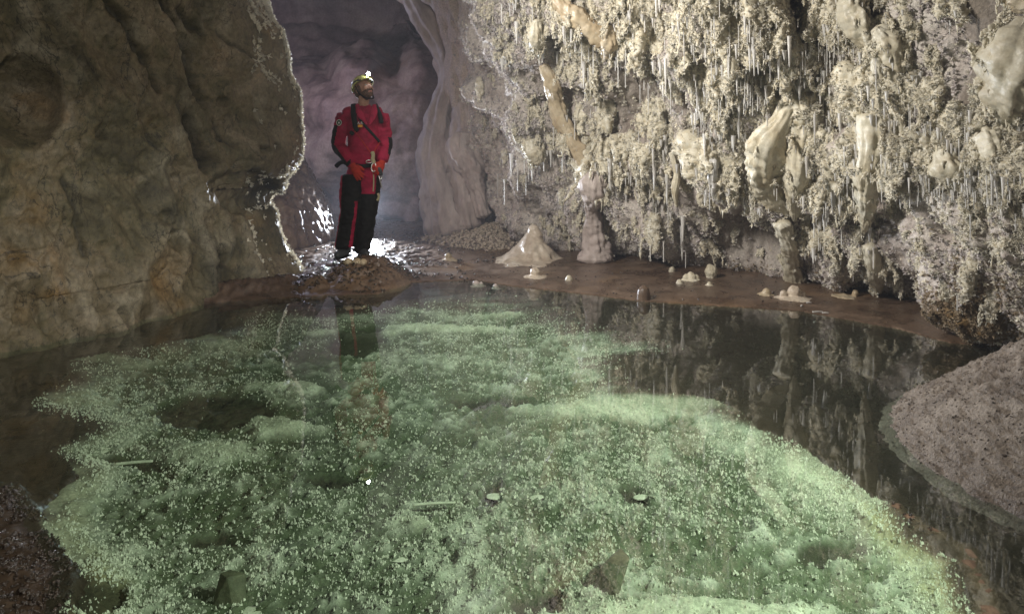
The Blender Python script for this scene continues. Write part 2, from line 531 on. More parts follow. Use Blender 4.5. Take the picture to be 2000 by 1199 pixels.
SHELVES = [(1240, 786, 215, 17), (425, 868, 92, 20), (535, 822, 78, 18), (215, 697, 92, 8), (160, 772, 60, 16), (1600, 905, 90, 32), (1700, 960, 70, 32), (375, 660, 95, 5), (1330, 1180, 270, 38), (130, 960, 60, 45), (120, 1060, 50, 60),
           (690, 640, 110, 4), (870, 633, 130, 5), (980, 607, 60, 3), (1130, 600, 60, 3), (560, 745, 80, 7), (800, 1010, 60, 10)]
DARK_DIPS = [(425, 785, 128, 34), (255, 885, 60, 14), (640, 915, 60, 12), (950, 935, 30, 26), (1225, 945, 38, 22), (1050, 1140, 60, 22), (960, 765, 90, 12), (700, 655, 55, 30), (1620, 1050, 70, 26), (420, 1020, 60, 16), (190, 1150, 60, 40)]  # shallow dips coloured dark; one paints the shade beside the large stone
def floor_z(X, Y, fine=True):
    sh = X.shape
    P = np.stack([X, Y, np.zeros(sh)], -1)
    w = np.stack([X + 0.10 * pn(P, 2.2, 3), Y + 0.10 * pn(P, 2.2, 4), np.zeros(sh)], -1)
    gd, _ = seg_dist(X, Y, GREEN, True)
    gin = inside(X, Y, GREEN)
    gs = np.where(gin, gd, -gd)
    ld, _ = seg_dist(X, Y, LAND, True)
    ls = np.where(inside(X, Y, LAND), ld, -ld)
    z = np.full(sh, -0.030)
    z = z + 0.012 * fbm(P, 3.0, 4, 8)
    # the sunken crystal floor of the pool
    deep = sstep(0.0, np.interp(Y, [1.5, 3, 5, 6.5], [.25, .3, .6, .8]), gs + 0.05 * pn(P, 3, 1))
    lump = fbm(w * np.array([0.8, 1.25, 1]), 2.4, 3, 21, mode='billow')
    cush = fbm(w, 10.0, 2, 31, mode='billow')
    z = np.where(gin, -0.030 - deep * (0.050 - 0.020 * lump - 0.018 * cush - 0.026 * fbm(w, 22, 3, 37, mode='billow')), z)
    fx, fy = to_px(np.stack([X, Y, 0 * X - .03], -1))
    nx, ny = fbm(P, 3.0, 4, 91, gain=.65), fbm(P, 3.0, 4, 95, gain=.65)
    fx = fx + 70 * nx
    fy = fy + 17 * ny * np.interp(fy, [600, 1100], [.5, 2.2])
    pale = np.zeros(sh)
    for a, b, ra, rb in SHELVES:
        pale = np.maximum(pale, sstep(1.3, .5, np.hypot((fx - a) / ra, (fy - b) / rb)))
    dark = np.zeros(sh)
    for a, b, ra, rb in DARK_DIPS:
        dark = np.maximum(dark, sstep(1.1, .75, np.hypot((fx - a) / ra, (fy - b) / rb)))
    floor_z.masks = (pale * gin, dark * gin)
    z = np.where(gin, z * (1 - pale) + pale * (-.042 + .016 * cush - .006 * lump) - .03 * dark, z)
    z = np.where(gin, np.minimum(z, -0.018), z)
    # mud shelf at the back
    land = 0.006 + 0.022 * sstep(0, 0.25, ls) + 0.10 * sstep(0.3, 3.2, ls) + 0.012 * fbm(P, 2.5, 4, 9) * sstep(0.02, 0.4, ls)
    land = land + 0.035 * sstep(0.2, .9, ls) * sstep(-0.4, -1.2, X) * fbm(P, 7, 4, 14, mode='ridge')
    z = np.where(ls > 0, np.maximum(land, 0.003), z)
    # left foreground mud
    md, _ = seg_dist(X, Y, MUDL, True)
    ms = np.where(inside(X, Y, MUDL), md, -md)
    z = np.where(ms > -0.04, np.maximum(z, -0.01 + 0.16 * (ms + 0.04) + (0.02 * fbm(P, 9, 3, 40) + 0.016 * fbm(P, 30, 2, 41, mode='ridge')) * sstep(0, .1, ms)), z)
    # granular rim on the right edge of the crystals
    rd, _ = seg_dist(X, Y, RIM)
    z = np.where(rd < 0.12, np.maximum(z, -0.03 + (0.030 + 0.012 * fbm(P, 26, 3, 2)) * sstep(0.10, 0.0, rd + 0.02 * pn(P, 14, 5))), z)
    # mud skirt below the left wall
    sd, _ = seg_dist(X, Y, SKIRT)
    z = np.where(sd < 0.4, np.maximum(z, -0.06 + sstep(0.34, 0.0, sd + 0.06 * pn(P, 6, 2)) * (0.15 + 0.06 * fbm(P, 9, 3, 6, mode='ridge'))), z)
    return z, gs, ls

def build_floor():
    ys = [-2.2]
    while ys[-1] < 14.5:
        y = ys[-1]
        ys.append(y + (0.05 if y < 1.4 else 0.010 + max(0, y - 1.8) * 0.0045))
    xs = np.r_[np.arange(-7, -3.7, 0.1), np.arange(-3.7, 3.7, 0.0155), np.arange(3.7, 6.5, 0.1)]
    X, Y = np.meshgrid(xs, np.array(ys), indexing='ij')
    Z, gs, ls = floor_z(X, Y)
    P = np.stack([X, Y, Z], -1)
    F = grid_faces(len(xs), len(ys))
    g = (gs.ravel()[F] > 0).all(1)
    PV = P.reshape(-1, 3)
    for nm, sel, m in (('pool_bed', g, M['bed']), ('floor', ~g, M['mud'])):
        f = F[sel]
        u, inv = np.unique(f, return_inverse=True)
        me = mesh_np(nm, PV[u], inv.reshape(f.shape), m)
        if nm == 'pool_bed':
            zz = PV[u][:, 2]
            hol = sstep(-0.058, -0.085, zz + 0.03 * fbm(PV[u], 6, 3, 3)) * 0.9  # low gaps between the lumps darkened, shade put into the colour
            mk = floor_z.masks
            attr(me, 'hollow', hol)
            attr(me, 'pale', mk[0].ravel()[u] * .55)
            attr(me, 'deep', mk[1].ravel()[u] * .9)  # dark tint of the dips, the stone's painted shade included
            q = PV[u]
            bw = np.interp(q[:, 1], [1.5, 3.0, 5.0, 6.5], [.05, .12, .45, .7])
            gg = gs.ravel()[u]
            attr(me, 'mud', 1 - sstep(0.0, 1.0, gg / bw + 0.8 * fbm(q * np.array([.6, 1.3, 1]), 4.5, 3, 71) - .15))
            attr(me, 'rim', sstep(0.16, 0.02, gs.ravel()[u] + .05 * pn(PV[u], 7, 2)) * sstep(3.2, 2.2, PV[u][:, 1]) * 0.9)
        else:
            attr(me, 'ochre', sstep(0.1, 0.5, fbm(PV[u], 1.5, 3, 12)) * 0.4 * (PV[u][:, 2] > 0))
            attr(me, 'dark_mud', sstep(0.006, -0.012, PV[u][:, 2]) * 1.0 + .8 * (PV[u][:, 0] < -1) * (PV[u][:, 1] < 3.5))  # mud colour darker below the waterline and at the near left
        o = link(nm, me)
        o['kind'] = 'structure'
    return

build_floor()

# water
wm = mesh_np('water', [(-4.6, -2.2, 0), (4.8, -2.2, 0), (4.8, 7.2, 0), (-4.6, 7.2, 0)], [(0, 1, 2, 3)], M['water'])
link('water', wm)['kind'] = 'structure'

# ------------------------------------------------------------------ right wall
RF = [(0.5, 12.8), (-0.5, 11.4), (-0.95, 10.3), (-0.6, 9.5), (0.25, 8.75), (1.05, 8.0), (1.85, 7.35), (2.5, 6.75), (3.1, 6.15), (3.42, 5.5), (3.2, 4.95), (3.12, 4.5), (3.45, 3.95), (4.1, 2.8), (4.4, 1), (4.3, -2.3)]
def wall_frame(pts, n, dens):
    p, s = spline(pts, n, dens)
    t = np.gradient(p, axis=0)
    t /= np.linalg.norm(t, axis=1)[:, None]
    k = 9
    ker = np.ones(2 * k + 1) / (2 * k + 1)
    nn = np.stack([t[:, 1], -t[:, 0]], 1)
    nn = np.stack([np.convolve(np.pad(nn[:, q], k, mode='edge'), ker, 'valid') for q in (0, 1)], 1)
    nn /= np.linalg.norm(nn, axis=1)[:, None]
    return p, s, nn

def build_right():
    nu, nv = 620, 330
    p, s, n2 = wall_frame(RF, nu, lambda o: np.where((o[:, 1] > 3.3), 1.0, 0.25))
    zt = np.linspace(-0.12, 4.0, nv)
    zz = np.where(zt < 2.9, zt, zt)
    off_z = np.interp(zz, [-0.2, 0, 0.3, 0.65, 1.0, 1.5, 2.2, 3.0, 3.6, 4.0], [0, 0, 0.30, 0.66, 0.88, 1.12, 1.45, 2.0, 2.7, 3.4])
    # how far each part of the wall leans out
    sc = np.interp(p[:, 1], [2.5, 4.0, 4.5, 5.2, 6.0, 7.3, 8.2, 9.0, 10.3, 12], [1.0, .55, .40, 0.9, 1.05, 1.05, .8, .55, 0.35, .3])
    sc = np.where(np.arange(nu) > nu * 0.5, sc, sc)
    off = off_z[None, :] * sc[:, None]
    P = np.zeros((nu, nv, 3))
    P[..., 0] = p[:, None, 0] + n2[:, None, 0] * off
    P[..., 1] = p[:, None, 1] + n2[:, None, 1] * off
    P[..., 2] = zz[None, :]
    # the smooth end by the chamber leans out to the left as it rises
    endw = sstep(8.6, 10.0, p[:, 1])[:, None] * np.interp(zz, [0, 1.2, 2.0, 2.6, 3.4, 4], [.22, .22, .42, .50, .38, .0])[None, :]
    P[..., 0] += endw
    N0 = grid_normals(P)
    if N0[nu // 2, nv // 2, 1] > 0:
        N0 = -N0
    px, py = to_px(P)
    # zones
    smooth_end = sstep(960, 870, px + 25 * pn(P, 2, 3)) * sstep(440, 400, py) * (p[:, 1] > 8)[:, None]
    bare = sstep(1862, 1890, px + 30 * pn(P, 3, 5)) * sstep(250, 215, py + 25 * pn(P, 3, 6)) * sstep(3.2, 3.6, P[..., 1])
    hole = np.exp(-(((px - 1200) / 110) ** 2 + ((py - 190) / 60) ** 2)) + 0.7 * np.exp(-(((px - 1245) / 60) ** 2 + ((py - 260) / 40) ** 2)) + 0.8 * np.exp(-(((px - 1500) / 60) ** 2 + ((py - 470) / 50) ** 2)) \
        + 0.7 * np.exp(-(((px - 1410) / 90) ** 2 + ((py - 470) / 40) ** 2)) + .6 * np.exp(-(((px - 1650) / 80) ** 2 + ((py - 430) / 35) ** 2)) + .7 * np.exp(-(((px - 1380) / 90) ** 2 + ((py - 130) / 35) ** 2))
    S = np.broadcast_to(s[:, None], px.shape)
    Q = np.stack([S, S * 0, P[..., 2]], -1)
    rough = (1 - smooth_end) * (1 - 0.75 * bare)
    d = 0.16 * fbm(P, 0.9, 3, 1)
    led = fbm(np.stack([(P[..., 2] + 0.75 * S) * 1.5, S * 0.35, 0 * S], -1), 1.0, 3, 60)
    d = d + 0.12 * led * rough
    d = d + 0.13 * fbm(Q * np.array([1, 1, .38]), 3.6, 3, 5, mode='billow') * rough
    d = d + 0.06 * fbm(Q * np.array([1, 1, .55]), 9, 3, 15, mode='billow') * rough
    d = d + 0.022 * fbm(P, 24, 3, 18) * (rough * .9 + .1)
    d = d + smooth_end * (0.17 * fbm(Q * np.array([1, 1, .3]), 2.1, 3, 44, mode='billow') + 0.05 * fbm(Q * np.array([1, 1, .5]), 5.0, 2, 45, mode='billow'))
    mass = .75 * fbm(np.stack([(P[..., 2] + .62 * S) * 2.1, (S - .62 * P[..., 2]) * .75, 0 * S], -1), 1.0, 2, 92) + .5 * fbm(Q * np.array([1, 1, .7]), 1.9, 2, 94)
    d = d + 0.20 * sstep(-.1, .3, mass) * rough
    d = d - 0.22 * np.clip(hole, 0, 1)
    d = d * sstep(-0.12, 0.25, P[..., 2])
    P = P + N0 * d[..., None]
    # brown rock foot at the right
    foot = np.exp(-(((px - 1925) / 75) ** 2 + ((py - 600) / 75) ** 2))
    P = P + N0 * (0.10 * foot * (0.6 + fbm(P, 7, 4, 71, mode='ridge')))[..., None]
    F = grid_faces(nu, nv)
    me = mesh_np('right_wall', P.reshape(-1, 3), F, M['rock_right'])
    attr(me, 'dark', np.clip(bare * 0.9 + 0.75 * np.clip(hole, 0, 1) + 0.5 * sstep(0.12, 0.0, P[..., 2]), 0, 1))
    attr(me, 'ochre', np.clip(sstep(0.2, 0.8, foot + .25 * fbm(P, 5, 3, 9)), 0, 1))
    attr(me, 'smooth', smooth_end)
    o = link('right_wall', me)
    o['kind'] = 'structure'
    return o, P, grid_normals(P), dict(smooth=smooth_end, bare=bare, hole=np.clip(hole, 0, 1), foot=foot, mass=mass)

right_wall, RP, RN, RZ = build_right()
if (RN[300, 100, 1] > 0):
    RN = -RN
R_BVH = BVHTree.FromPolygons([Vector(v) for v in RP.reshape(-1, 3)], [tuple(f) for f in grid_faces(*RP.shape[:2])])
CAMV = Vector((0, 0, CAM_H))

def hit(bvh, px, py, fallback=9.4):
    d = Vector(((px - 1000) / FPX, 1, -(py - HORIZON) / FPX))
    loc, nrm, i, dist = bvh.ray_cast(CAMV, d.normalized())
    if loc is None:
        return at_d(px, py, fallback), Vector((-.6, -.7, 0)).normalized()
    if nrm.dot(d) > 0:
        nrm = -nrm
    return loc, nrm

# ------------------------------------------------------------------ left wall
LF = [(-3.9, -2.3), (-3.85, 1), (-3.65, 3), (-3.3, 4.25), (-2.88, 5.0), (-2.5, 5.85), (-2.2, 6.45), (-2.08, 6.8), (-2.3, 7.15), (-2.9, 7.4), (-3.9, 7.7), (-5.4, 8.1), (-6.6, 8.4)]
CRACKS = [([(190, -20), (215, 20), (245, 70), (275, 130), (290, 178)], 7, 0.05), ([(300, -10), (325, 25), (345, 50), (365, 100), (375, 150), (390, 190), (400, 205)], 9, 0.06),
          ([(370, 235), (380, 255), (395, 285), (412, 320), (418, 330)], 11, 0.11), ([(345, 20), (370, 45), (395, 65)], 7, 0.04), ([(150, 105), (165, 150)], 4, 0.02), ([(250, 230), (275, 260), (300, 290)], 5, 0.025),
          ([(420, 60), (450, 90), (500, 120)], 4, 0.02), ([(415, 235), (430, 270), (445, 285)], 5, 0.03), ([(110, 350), (130, 420), (140, 500)], 5, 0.02)]
RIBS = [([(330, 270), (310, 320), (318, 380), (318, 430), (290, 470), (255, 510), (240, 560), (215, 600), (200, 650)], 26, 0.10), ([(400, 400), (395, 460), (400, 520), (410, 570)], 16, 0.06),
        ([(480, 440), (485, 490), (500, 530)], 16, 0.06), ([(350, 430), (345, 500), (340, 570)], 13, 0.04), ([(50, -20), (55, 40), (45, 90), (95, 110)], 22, 0.05), ([(120, 560), (140, 600), (150, 650)], 20, 0.06)]
PITS = [(180, 262, 13, .08), (432, 497, 13, .16), (350, 352, 9, .05), (435, 203, 7, .04), (425, 97, 5, .03), (410, 50, 8, .04), (290, 240, 10, .04), (218, 625, 13, .12), (264, 612, 8, .08),
        (415, 322, 7, .06), (500, 290, 8, .05), (525, 285, 6, .05), (555, 215, 6, .04), (40, 420, 10, .03), (230, 580, 8, .05), (310, 425, 12, .06), (325, 470, 18, .05)]
def build_left():
    nu, nv = 520, 300
    p, s, n2 = wall_frame(LF, nu, lambda o: np.where((o[:, 1] > 3.7) & (o[:, 1] < 7.4) & (o[:, 0] > -3.6), 1.0, 0.2))
    zz = np.linspace(-0.15, 4.0, nv)
    off_z = np.interp(zz, [-.2, 0, 0.25, 0.6, 1.2, 2.0, 2.8, 3.4, 4.0], [0.05, 0.0, -0.08, -0.12, -0.12, -0.15, -.05, 0.35, 1.2])
    P = np.zeros((nu, nv, 3))
    P[..., 0] = p[:, None, 0] + n2[:, None, 0] * off_z[None, :]
    P[..., 1] = p[:, None, 1] + n2[:, None, 1] * off_z[None, :]
    P[..., 2] = zz[None, :]
    tip_s = s[np.argmin(np.hypot(p[:, 0] + 2.08, p[:, 1] - 6.8))]
    wt = np.exp(-((s - tip_s) / 0.75) ** 2)[:, None]
    zpx = [(-40, 505), (0, 512), (40, 528), (60, 545), (100, 556), (150, 562), (175, 578), (215, 580), (262, 579), (300, 572), (325, 562), (338, 550), (352, 549), (372, 545), (380, 528), (398, 519), (415, 532), (440, 537), (480, 552), (510, 570), (528, 582), (545, 590)]
    yz = np.array([CAM_H - (a - HORIZON) / FPX * 6.75 for a, b in zpx])
    xo = np.array([(b - 1000) / FPX * 6.75 + 2.08 for a, b in zpx])
    dx = np.interp(zz, yz[::-1], xo[::-1])
    P[..., 0] += wt * (dx[None, :] - n2[:, None, 0] * off_z[None, :])
    N0 = grid_normals(P)
    if N0[nu // 3, nv // 2, 0] < 0:
        N0 = -N0
    px, py = to_px(P)
    S = np.broadcast_to(s[:, None], px.shape)
    Q = np.stack([S, 0 * S, P[..., 2]], -1)
    front = (P[..., 1] < 7.0)
    calm = 1 - 0.85 * wt
    d = 0.26 * fbm(P, 0.75, 2, 3) * calm
    d = d + 0.10 * fbm(np.stack([S * 1.0 + P[..., 2] * 0.5, 0 * S, P[..., 2] * .6], -1), 1.9, 3, 13, mode='ridge') * calm
    d = d + 0.036 * fbm(P * np.array([1, 1, .8]), 3.0, 4, 23, mode='ridge') * (0.3 + .7 * calm)
    d = d + 0.020 * fbm(P, 8, 3, 24) * (.4 + .6 * calm)
    d = d + 0.014 * fbm(P, 19, 4, 29, gain=.6)
    # thin fracture lines
    fr = np.abs(fbm(P * np.array([1.3, 1.3, .8]), 1.6, 4, 47))
    d = d - 0.03 * sstep(.03, 0.0, fr) * calm
    wpx = px + 9 * pn(P, 4, 51) + 5 * pn(P, 13, 52)
    wpy = py + 9 * pn(P, 4, 53) + 5 * pn(P, 13, 54)
    dark = np.zeros(px.shape)
    pale = np.zeros(px.shape)
    ok = front & (P[..., 1] > 3.4)
    for poly, w, dep in CRACKS:
        ds, _ = seg_dist(wpx, wpy, poly)
        g = np.exp(-(ds / w) ** 2) * ok
        d = d - dep * 1.6 * g
        dark = np.maximum(dark, 0.8 * np.exp(-(ds / (w * .8)) ** 2) * ok)
    for x, y, r, dep in PITS:
        g = np.exp(-(((wpx - x) / r) ** 2 + ((wpy - y) / (r * 1.15)) ** 2) ** 2) * ok
        d = d - dep * g * 1.2
    for poly, w, dep in RIBS:
        ds, _ = seg_dist(wpx, wpy, poly)
        g = np.exp(-(ds / w) ** 2) * ok
        d = d + dep * 0.85 * g
        pale = np.maximum(pale, 0.65 * np.exp(-(ds / (w * .8)) ** 2) * ok * (0.6 + .8 * pn(P, 5, 61)))
    # rounded hollow at far left, and the undercut below the nose
    hr = np.hypot((wpx - 30) / 78, (wpy - 205) / 92)
    hol = sstep(1.06, 0.92, hr) * sstep(330, 215, wpy) * ok
    d = d - (0.10 * hol + 0.22 * np.clip(1 - hr ** 2, 0, 1) * hol)
    und = sstep(1.15, .8, np.hypot((wpx - 480) / 62, (wpy - 372) / 42)) * ok
    d = d - 0.16 * und
    nose = np.exp(-(((px - 520) / 60) ** 2 + ((py - 290) / 45) ** 2)) * ok
    d = d + 0.10 * nose
    P = P + N0 * d[..., None]
    me = mesh_np('left_wall', P.reshape(-1, 3), grid_faces(nu, nv), M['rock_left'])
    attr(me, 'dark', np.clip(dark, 0, 1))
    attr(me, 'pale', np.clip(pale + .5 * sstep(.15, .5, fbm(P, 2.2, 4, 77)), 0, 1))
    attr(me, 'ochre', np.clip(0.8 * np.exp(-(((px - 85) / 28) ** 2 + ((py - 577) / 16) ** 2)) + .6 * sstep(.2, .55, fbm(P, 1.6, 4, 83)) + .5 * np.exp(-(((px - 310) / 40) ** 2 + ((py - 530) / 50) ** 2)), 0, 1))
    o = link('left_wall', me)
    o['kind'] = 'structure'
    return o, P, N0, wt

left_wall, LP, LN, LT = build_left()
L_BVH = BVHTree.FromPolygons([Vector(v) for v in LP.reshape(-1, 3)], [tuple(f) for f in grid_faces(*LP.shape[:2])])

# ------------------------------------------------------------------ chamber behind, roof, and the cave behind the camera
BULGES = [(700, 135, 62, 44, .55), (745, 110, 40, 28, .3), (826, 135, 46, 56, .6), (800, 235, 66, 62, .5), (690, 245, 62, 74, .35), (818, 345, 50, 84, .4), (765, 345, 36, 84, .3), (840, 410, 44, 36, .35),
          (600, 205, 62, 66, .35), (575, 300, 60, 60, .3), (640, 320, 50, 60, .3), (790, 415, 44, 24, .25), (880, 300, 40, 90, .3), (850, 60, 40, 40, .4), (790, 70, 30, 50, .3)]
def build_back():
    BF = [(-7.5, 8.2), (-6.6, 9.6), (-5.0, 11.2), (-3.6, 11.7), (-2.6, 11.5), (-1.7, 11.5), (-0.9, 11.6), (0.1, 12.4), (1.2, 13.5)]
    nu, nv = 300, 240
    p, s, n2 = wall_frame(BF, nu, None)
    t = np.linspace(0, 1, nv)
    zz = np.interp(t, [0, .42, .55, 1], [-0.2, 2.35, 3.0, 8.0])
    off = np.interp(t, [0, .1, .25, .36, .44, .52, .62, 1], [0.1, 0.35, .5, .35, 0.0, -1.2, -3.0, -3.4])
    lft = sstep(-2.6, -4.2, p[:, 0])
    offm = off[None, :] * (1 - 0.5 * lft[:, None]) - 0.6 * lft[:, None]
    P = np.zeros((nu, nv, 3))
    P[..., 0] = p[:, None, 0] + n2[:, None, 0] * offm
    P[..., 1] = p[:, None, 1] + n2[:, None, 1] * offm
    P[..., 2] = zz[None, :]
    N0 = grid_normals(P)
    if N0[nu // 2, 50, 1] > 0:
        N0 = -N0
    d = 0.22 * fbm(P, 0.6, 3, 5) + 0.11 * fbm(P * np.array([1, 1, .45]), 2.2, 4, 9, mode='ridge') + 0.06 * fbm(P, 5, 4, 2, gain=.6)
    px, py = to_px(P)
    px = px + 14 * pn(P, 1.6, 31)
    py = py + 14 * pn(P, 1.6, 33)
    for x, y, rx, ry, a in BULGES:
        d = np.maximum(d, d + a * .6 * np.clip(1.15 - ((px - x) / rx) ** 2 - ((py - y) / ry) ** 2, 0, 1) ** 1.2)
    P = P + N0 * d[..., None]
    o = link('back_wall', mesh_np('back_wall', P.reshape(-1, 3), grid_faces(nu, nv), M['rock_back']))
    o['kind'] = 'structure'
    return P
BP = build_back()

def build_roof():
    xs = np.arange(-8, 7.1, 0.12)
    ys = np.arange(-2.6, 16.2, 0.12)
    X, Y = np.meshgrid(xs, ys, indexing='ij')
    P = np.stack([X, Y, 0 * X], -1)
    Z = 3.55 + 4.2 * sstep(8.2, 10.5, Y + .5 * pn(P, .7, 2)) + 0.45 * fbm(P, 0.6, 4, 3) + .1 * fbm(P, 3, 3, 6)
    P[..., 2] = Z
    o = link('ceiling', mesh_np('ceiling', P.reshape(-1, 3), grid_faces(len(xs), len(ys), True), M['rock_dark']))
    o['kind'] = 'structure'
    xs = np.arange(-6, 6.1, 0.12)
    zs = np.arange(-0.3, 4.6, 0.12)
    X, Z = np.meshgrid(xs, zs, indexing='ij')
    P = np.stack([X, 0 * X - 2.1, Z], -1)
    P[..., 1] += 0.4 * fbm(P, .7, 4, 8)
    o = link('rear_wall', mesh_np('rear_wall', P.reshape(-1, 3), grid_faces(len(xs), len(zs), True), M['rock_dark']))
    o['kind'] = 'structure'
    # the side walls of the high chamber, out of sight behind the near walls
    for nm, x, y0 in (('chamber_wall_left', -7.4, 7.6), ('chamber_wall_right', 1.0, 9.4)):
        ysr = np.arange(y0, 16, 0.2)
        zs = np.arange(2.4 if x > 0 else -.2, 8.4, 0.2)
        Y, Z = np.meshgrid(ysr, zs, indexing='ij')
        P = np.stack([0 * Y + x, Y, Z], -1)
        P[..., 0] += 0.5 * fbm(P, .6, 3, 18)
        o = link(nm, mesh_np(nm, P.reshape(-1, 3), grid_faces(len(ysr), len(zs)), M['rock_back']))
        o['kind'] = 'structure'
build_roof()

# muddy slope behind the left wall
def heap(name, cx, cy, rx, ry, h, m, n=90, amp=0.10, f=3.0, seed=0, power=1.0, rot=0.0, base=-0.06, prof=None, ridge=0.0):
    r = np.linspace(0, 1, n)[:, None]
    a = np.linspace(0, 2 * np.pi, n * 2 + 1)[None, :]
    X = r * np.cos(a)
    Y = r * np.sin(a)
    c, s_ = math.cos(rot), math.sin(rot)
    P = np.stack([cx + rx * X * c - ry * Y * s_, cy + rx * X * s_ + ry * Y * c, 0 * X], -1)
    k = prof(r) if prof else np.clip(1 - r, 0, 1) ** power
    e = 4 * r * (1 - r) * .6 + .4 * (1 - r)
    P[..., 2] = base + (h - base) * k + e * (amp * fbm(P, f, 4, seed) + ridge * fbm(P, f * 2.2, 4, seed + 5, mode='ridge'))
    P[:, -1] = P[:, 0]
    return P, mesh_np(name, P.reshape(-1, 3), grid_faces(n, n * 2 + 1), m)

P_, me = heap('mud_slope', -3.74, 8.75, 1.5, 1.35, 1.95, M['mud'], n=170, amp=0.30, f=2.2, seed=4, prof=lambda r: (1 - r) ** 0.55, ridge=0.22)
V = np.array([v.co[:] for v in me.vertices])
V += (0.05 * fbm(V, 6, 3, 51, mode='ridge') + 0.03 * fbm(V, 15, 3, 52) + 0.014 * fbm(V, 38, 2, 53))[:, None] * np.array([.8, -.5, .4])
me.vertices.foreach_set('co', V.astype(np.float32).ravel())
me.update()
attr(me, 'ochre', 0.15 * np.ones(len(me.vertices)))
tag(link('mud_slope', me), kind='structure')

# ================================================================== GROWTHS ON THE RIGHT WALL
def tube(name, pts, rad, m, nrm=None, flat=1.0, rings=None, seg=14, amp=0.12, f=6.0, seed=0, tip=True, teeth=0, tooth=0.05, fold=0.0):
    """a tapering rope of flowstone along pts with uneven skin; flat < 1 presses it against the wall with normal nrm"""
    pts = np.array([list(p) for p in pts], float)
    n = rings or max(10, int(len(pts) * (14 if fold else 8)))
    ext, _ = spline(np.hstack([pts, np.array(rad, float)[:, None]]), n)
    c, r = ext[:, :3], np.maximum(ext[:, 3], 0.002)
    t = np.gradient(c, axis=0)
    t /= np.linalg.norm(t, axis=1)[:, None] + 1e-9
    nv = np.array(nrm if nrm is not None else (0.3, -0.9, 0.1), float)
    b = np.cross(t, nv)
    b /= np.linalg.norm(b, axis=1)[:, None] + 1e-9
    nn = np.cross(b, t)
    a = np.linspace(0, 2 * np.pi, seg, endpoint=False)
    ring = b[:, None, :] * np.cos(a)[None, :, None] + nn[:, None, :] * (np.sin(a)[None, :, None] * flat)
    ns = fbm(c[:, None, :] + ring * r[:, None, None], f, 3, seed) * amp * 1.6 + fbm((c[:, None, :] + ring * r[:, None, None]) * np.array([1, 1, .5]), f * 2.6, 2, seed + 7, mode='billow') * amp * .8
    if fold:
        th = np.stack([np.cos(a), np.sin(a), 0 * a], -1)[None] + np.array([0, 0, 1.0]) * (np.linspace(0, 1, n) * .7 + seed)[:, None, None]
        ns = ns + fold * fbm(th, 2.1, 2, seed + 3, mode='billow') + .45 * fold * fbm(th * np.array([1, 1, 1.6]), 5.2, 2, seed + 9, mode='billow')
    V = c[:, None, :] + ring * (r[:, None] * (1 + ns))[..., None]
    V = V.reshape(-1, 3)
    F = []
    for i in range(n - 1):
        for k in range(seg):
            k2 = (k + 1) % seg
            F.append((i * seg + k, i * seg + k2, (i + 1) * seg + k2, (i + 1) * seg + k))
    V = np.vstack([V, c[:1] - t[:1] * r[0] * .3, c[-1:] + t[-1:] * r[-1] * .5])
    i0, i1 = len(V) - 2, len(V) - 1
    for k in range(seg):
        k2 = (k + 1) % seg
        F.append((k2, k, i0, i0))
        F.append(((n - 1) * seg + k, (n - 1) * seg + k2, i1, i1))
    V = list(map(tuple, V))
    rr = np.random.RandomState(seed + 100)
    for q in range(teeth):                      # small dripping teeth along the lower rim
        i = rr.randint(int(n * .35), n)
        k = rr.randint(seg)
        p0 = np.array(V[i * seg + k])
        w, L = rr.uniform(.2, .35) * tooth, tooth * rr.uniform(.5, 1.5)
        j = len(V)
        for u in range(4):
            V.append(tuple(p0 + np.array([math.cos(u * 1.57) * w, math.sin(u * 1.57) * w, .01])))
        V.append(tuple(p0 - np.array([0, 0, L])))
        for u in range(4):
            F.append((j + u, j + (u + 1) % 4, j + 4, j + 4))
    me = bpy.data.meshes.new(name)
    me.from_pydata(V, [], [tuple(dict.fromkeys(x)) for x in F])
    me.materials.append(m)
    me.polygons.foreach_set('use_smooth', np.full(len(me.polygons), True))
    me.update()
    return me

GROWTHS = []      # (sampled points, normals) of every growth, for its crystal fur
def remember(me, n=40, mw=None, size=1.0):
    V = np.empty(len(me.vertices) * 3, np.float32)
    me.vertices.foreach_get('co', V)
    Nn = np.empty(len(me.vertices) * 3, np.float32)
    me.vertices.foreach_get('normal', Nn)
    V, Nn = V.reshape(-1, 3), Nn.reshape(-1, 3)
    if mw is not None:
        A = np.array(mw)
        V = V @ A[:3, :3].T + A[:3, 3]
        R3 = np.linalg.inv(A[:3, :3]).T
        Nn = Nn @ R3.T
        Nn /= np.linalg.norm(Nn, axis=1)[:, None] + 1e-9
    k = RS.randint(0, len(V), n)
    GROWTHS.append((V[k], Nn[k], np.full(n, size)))

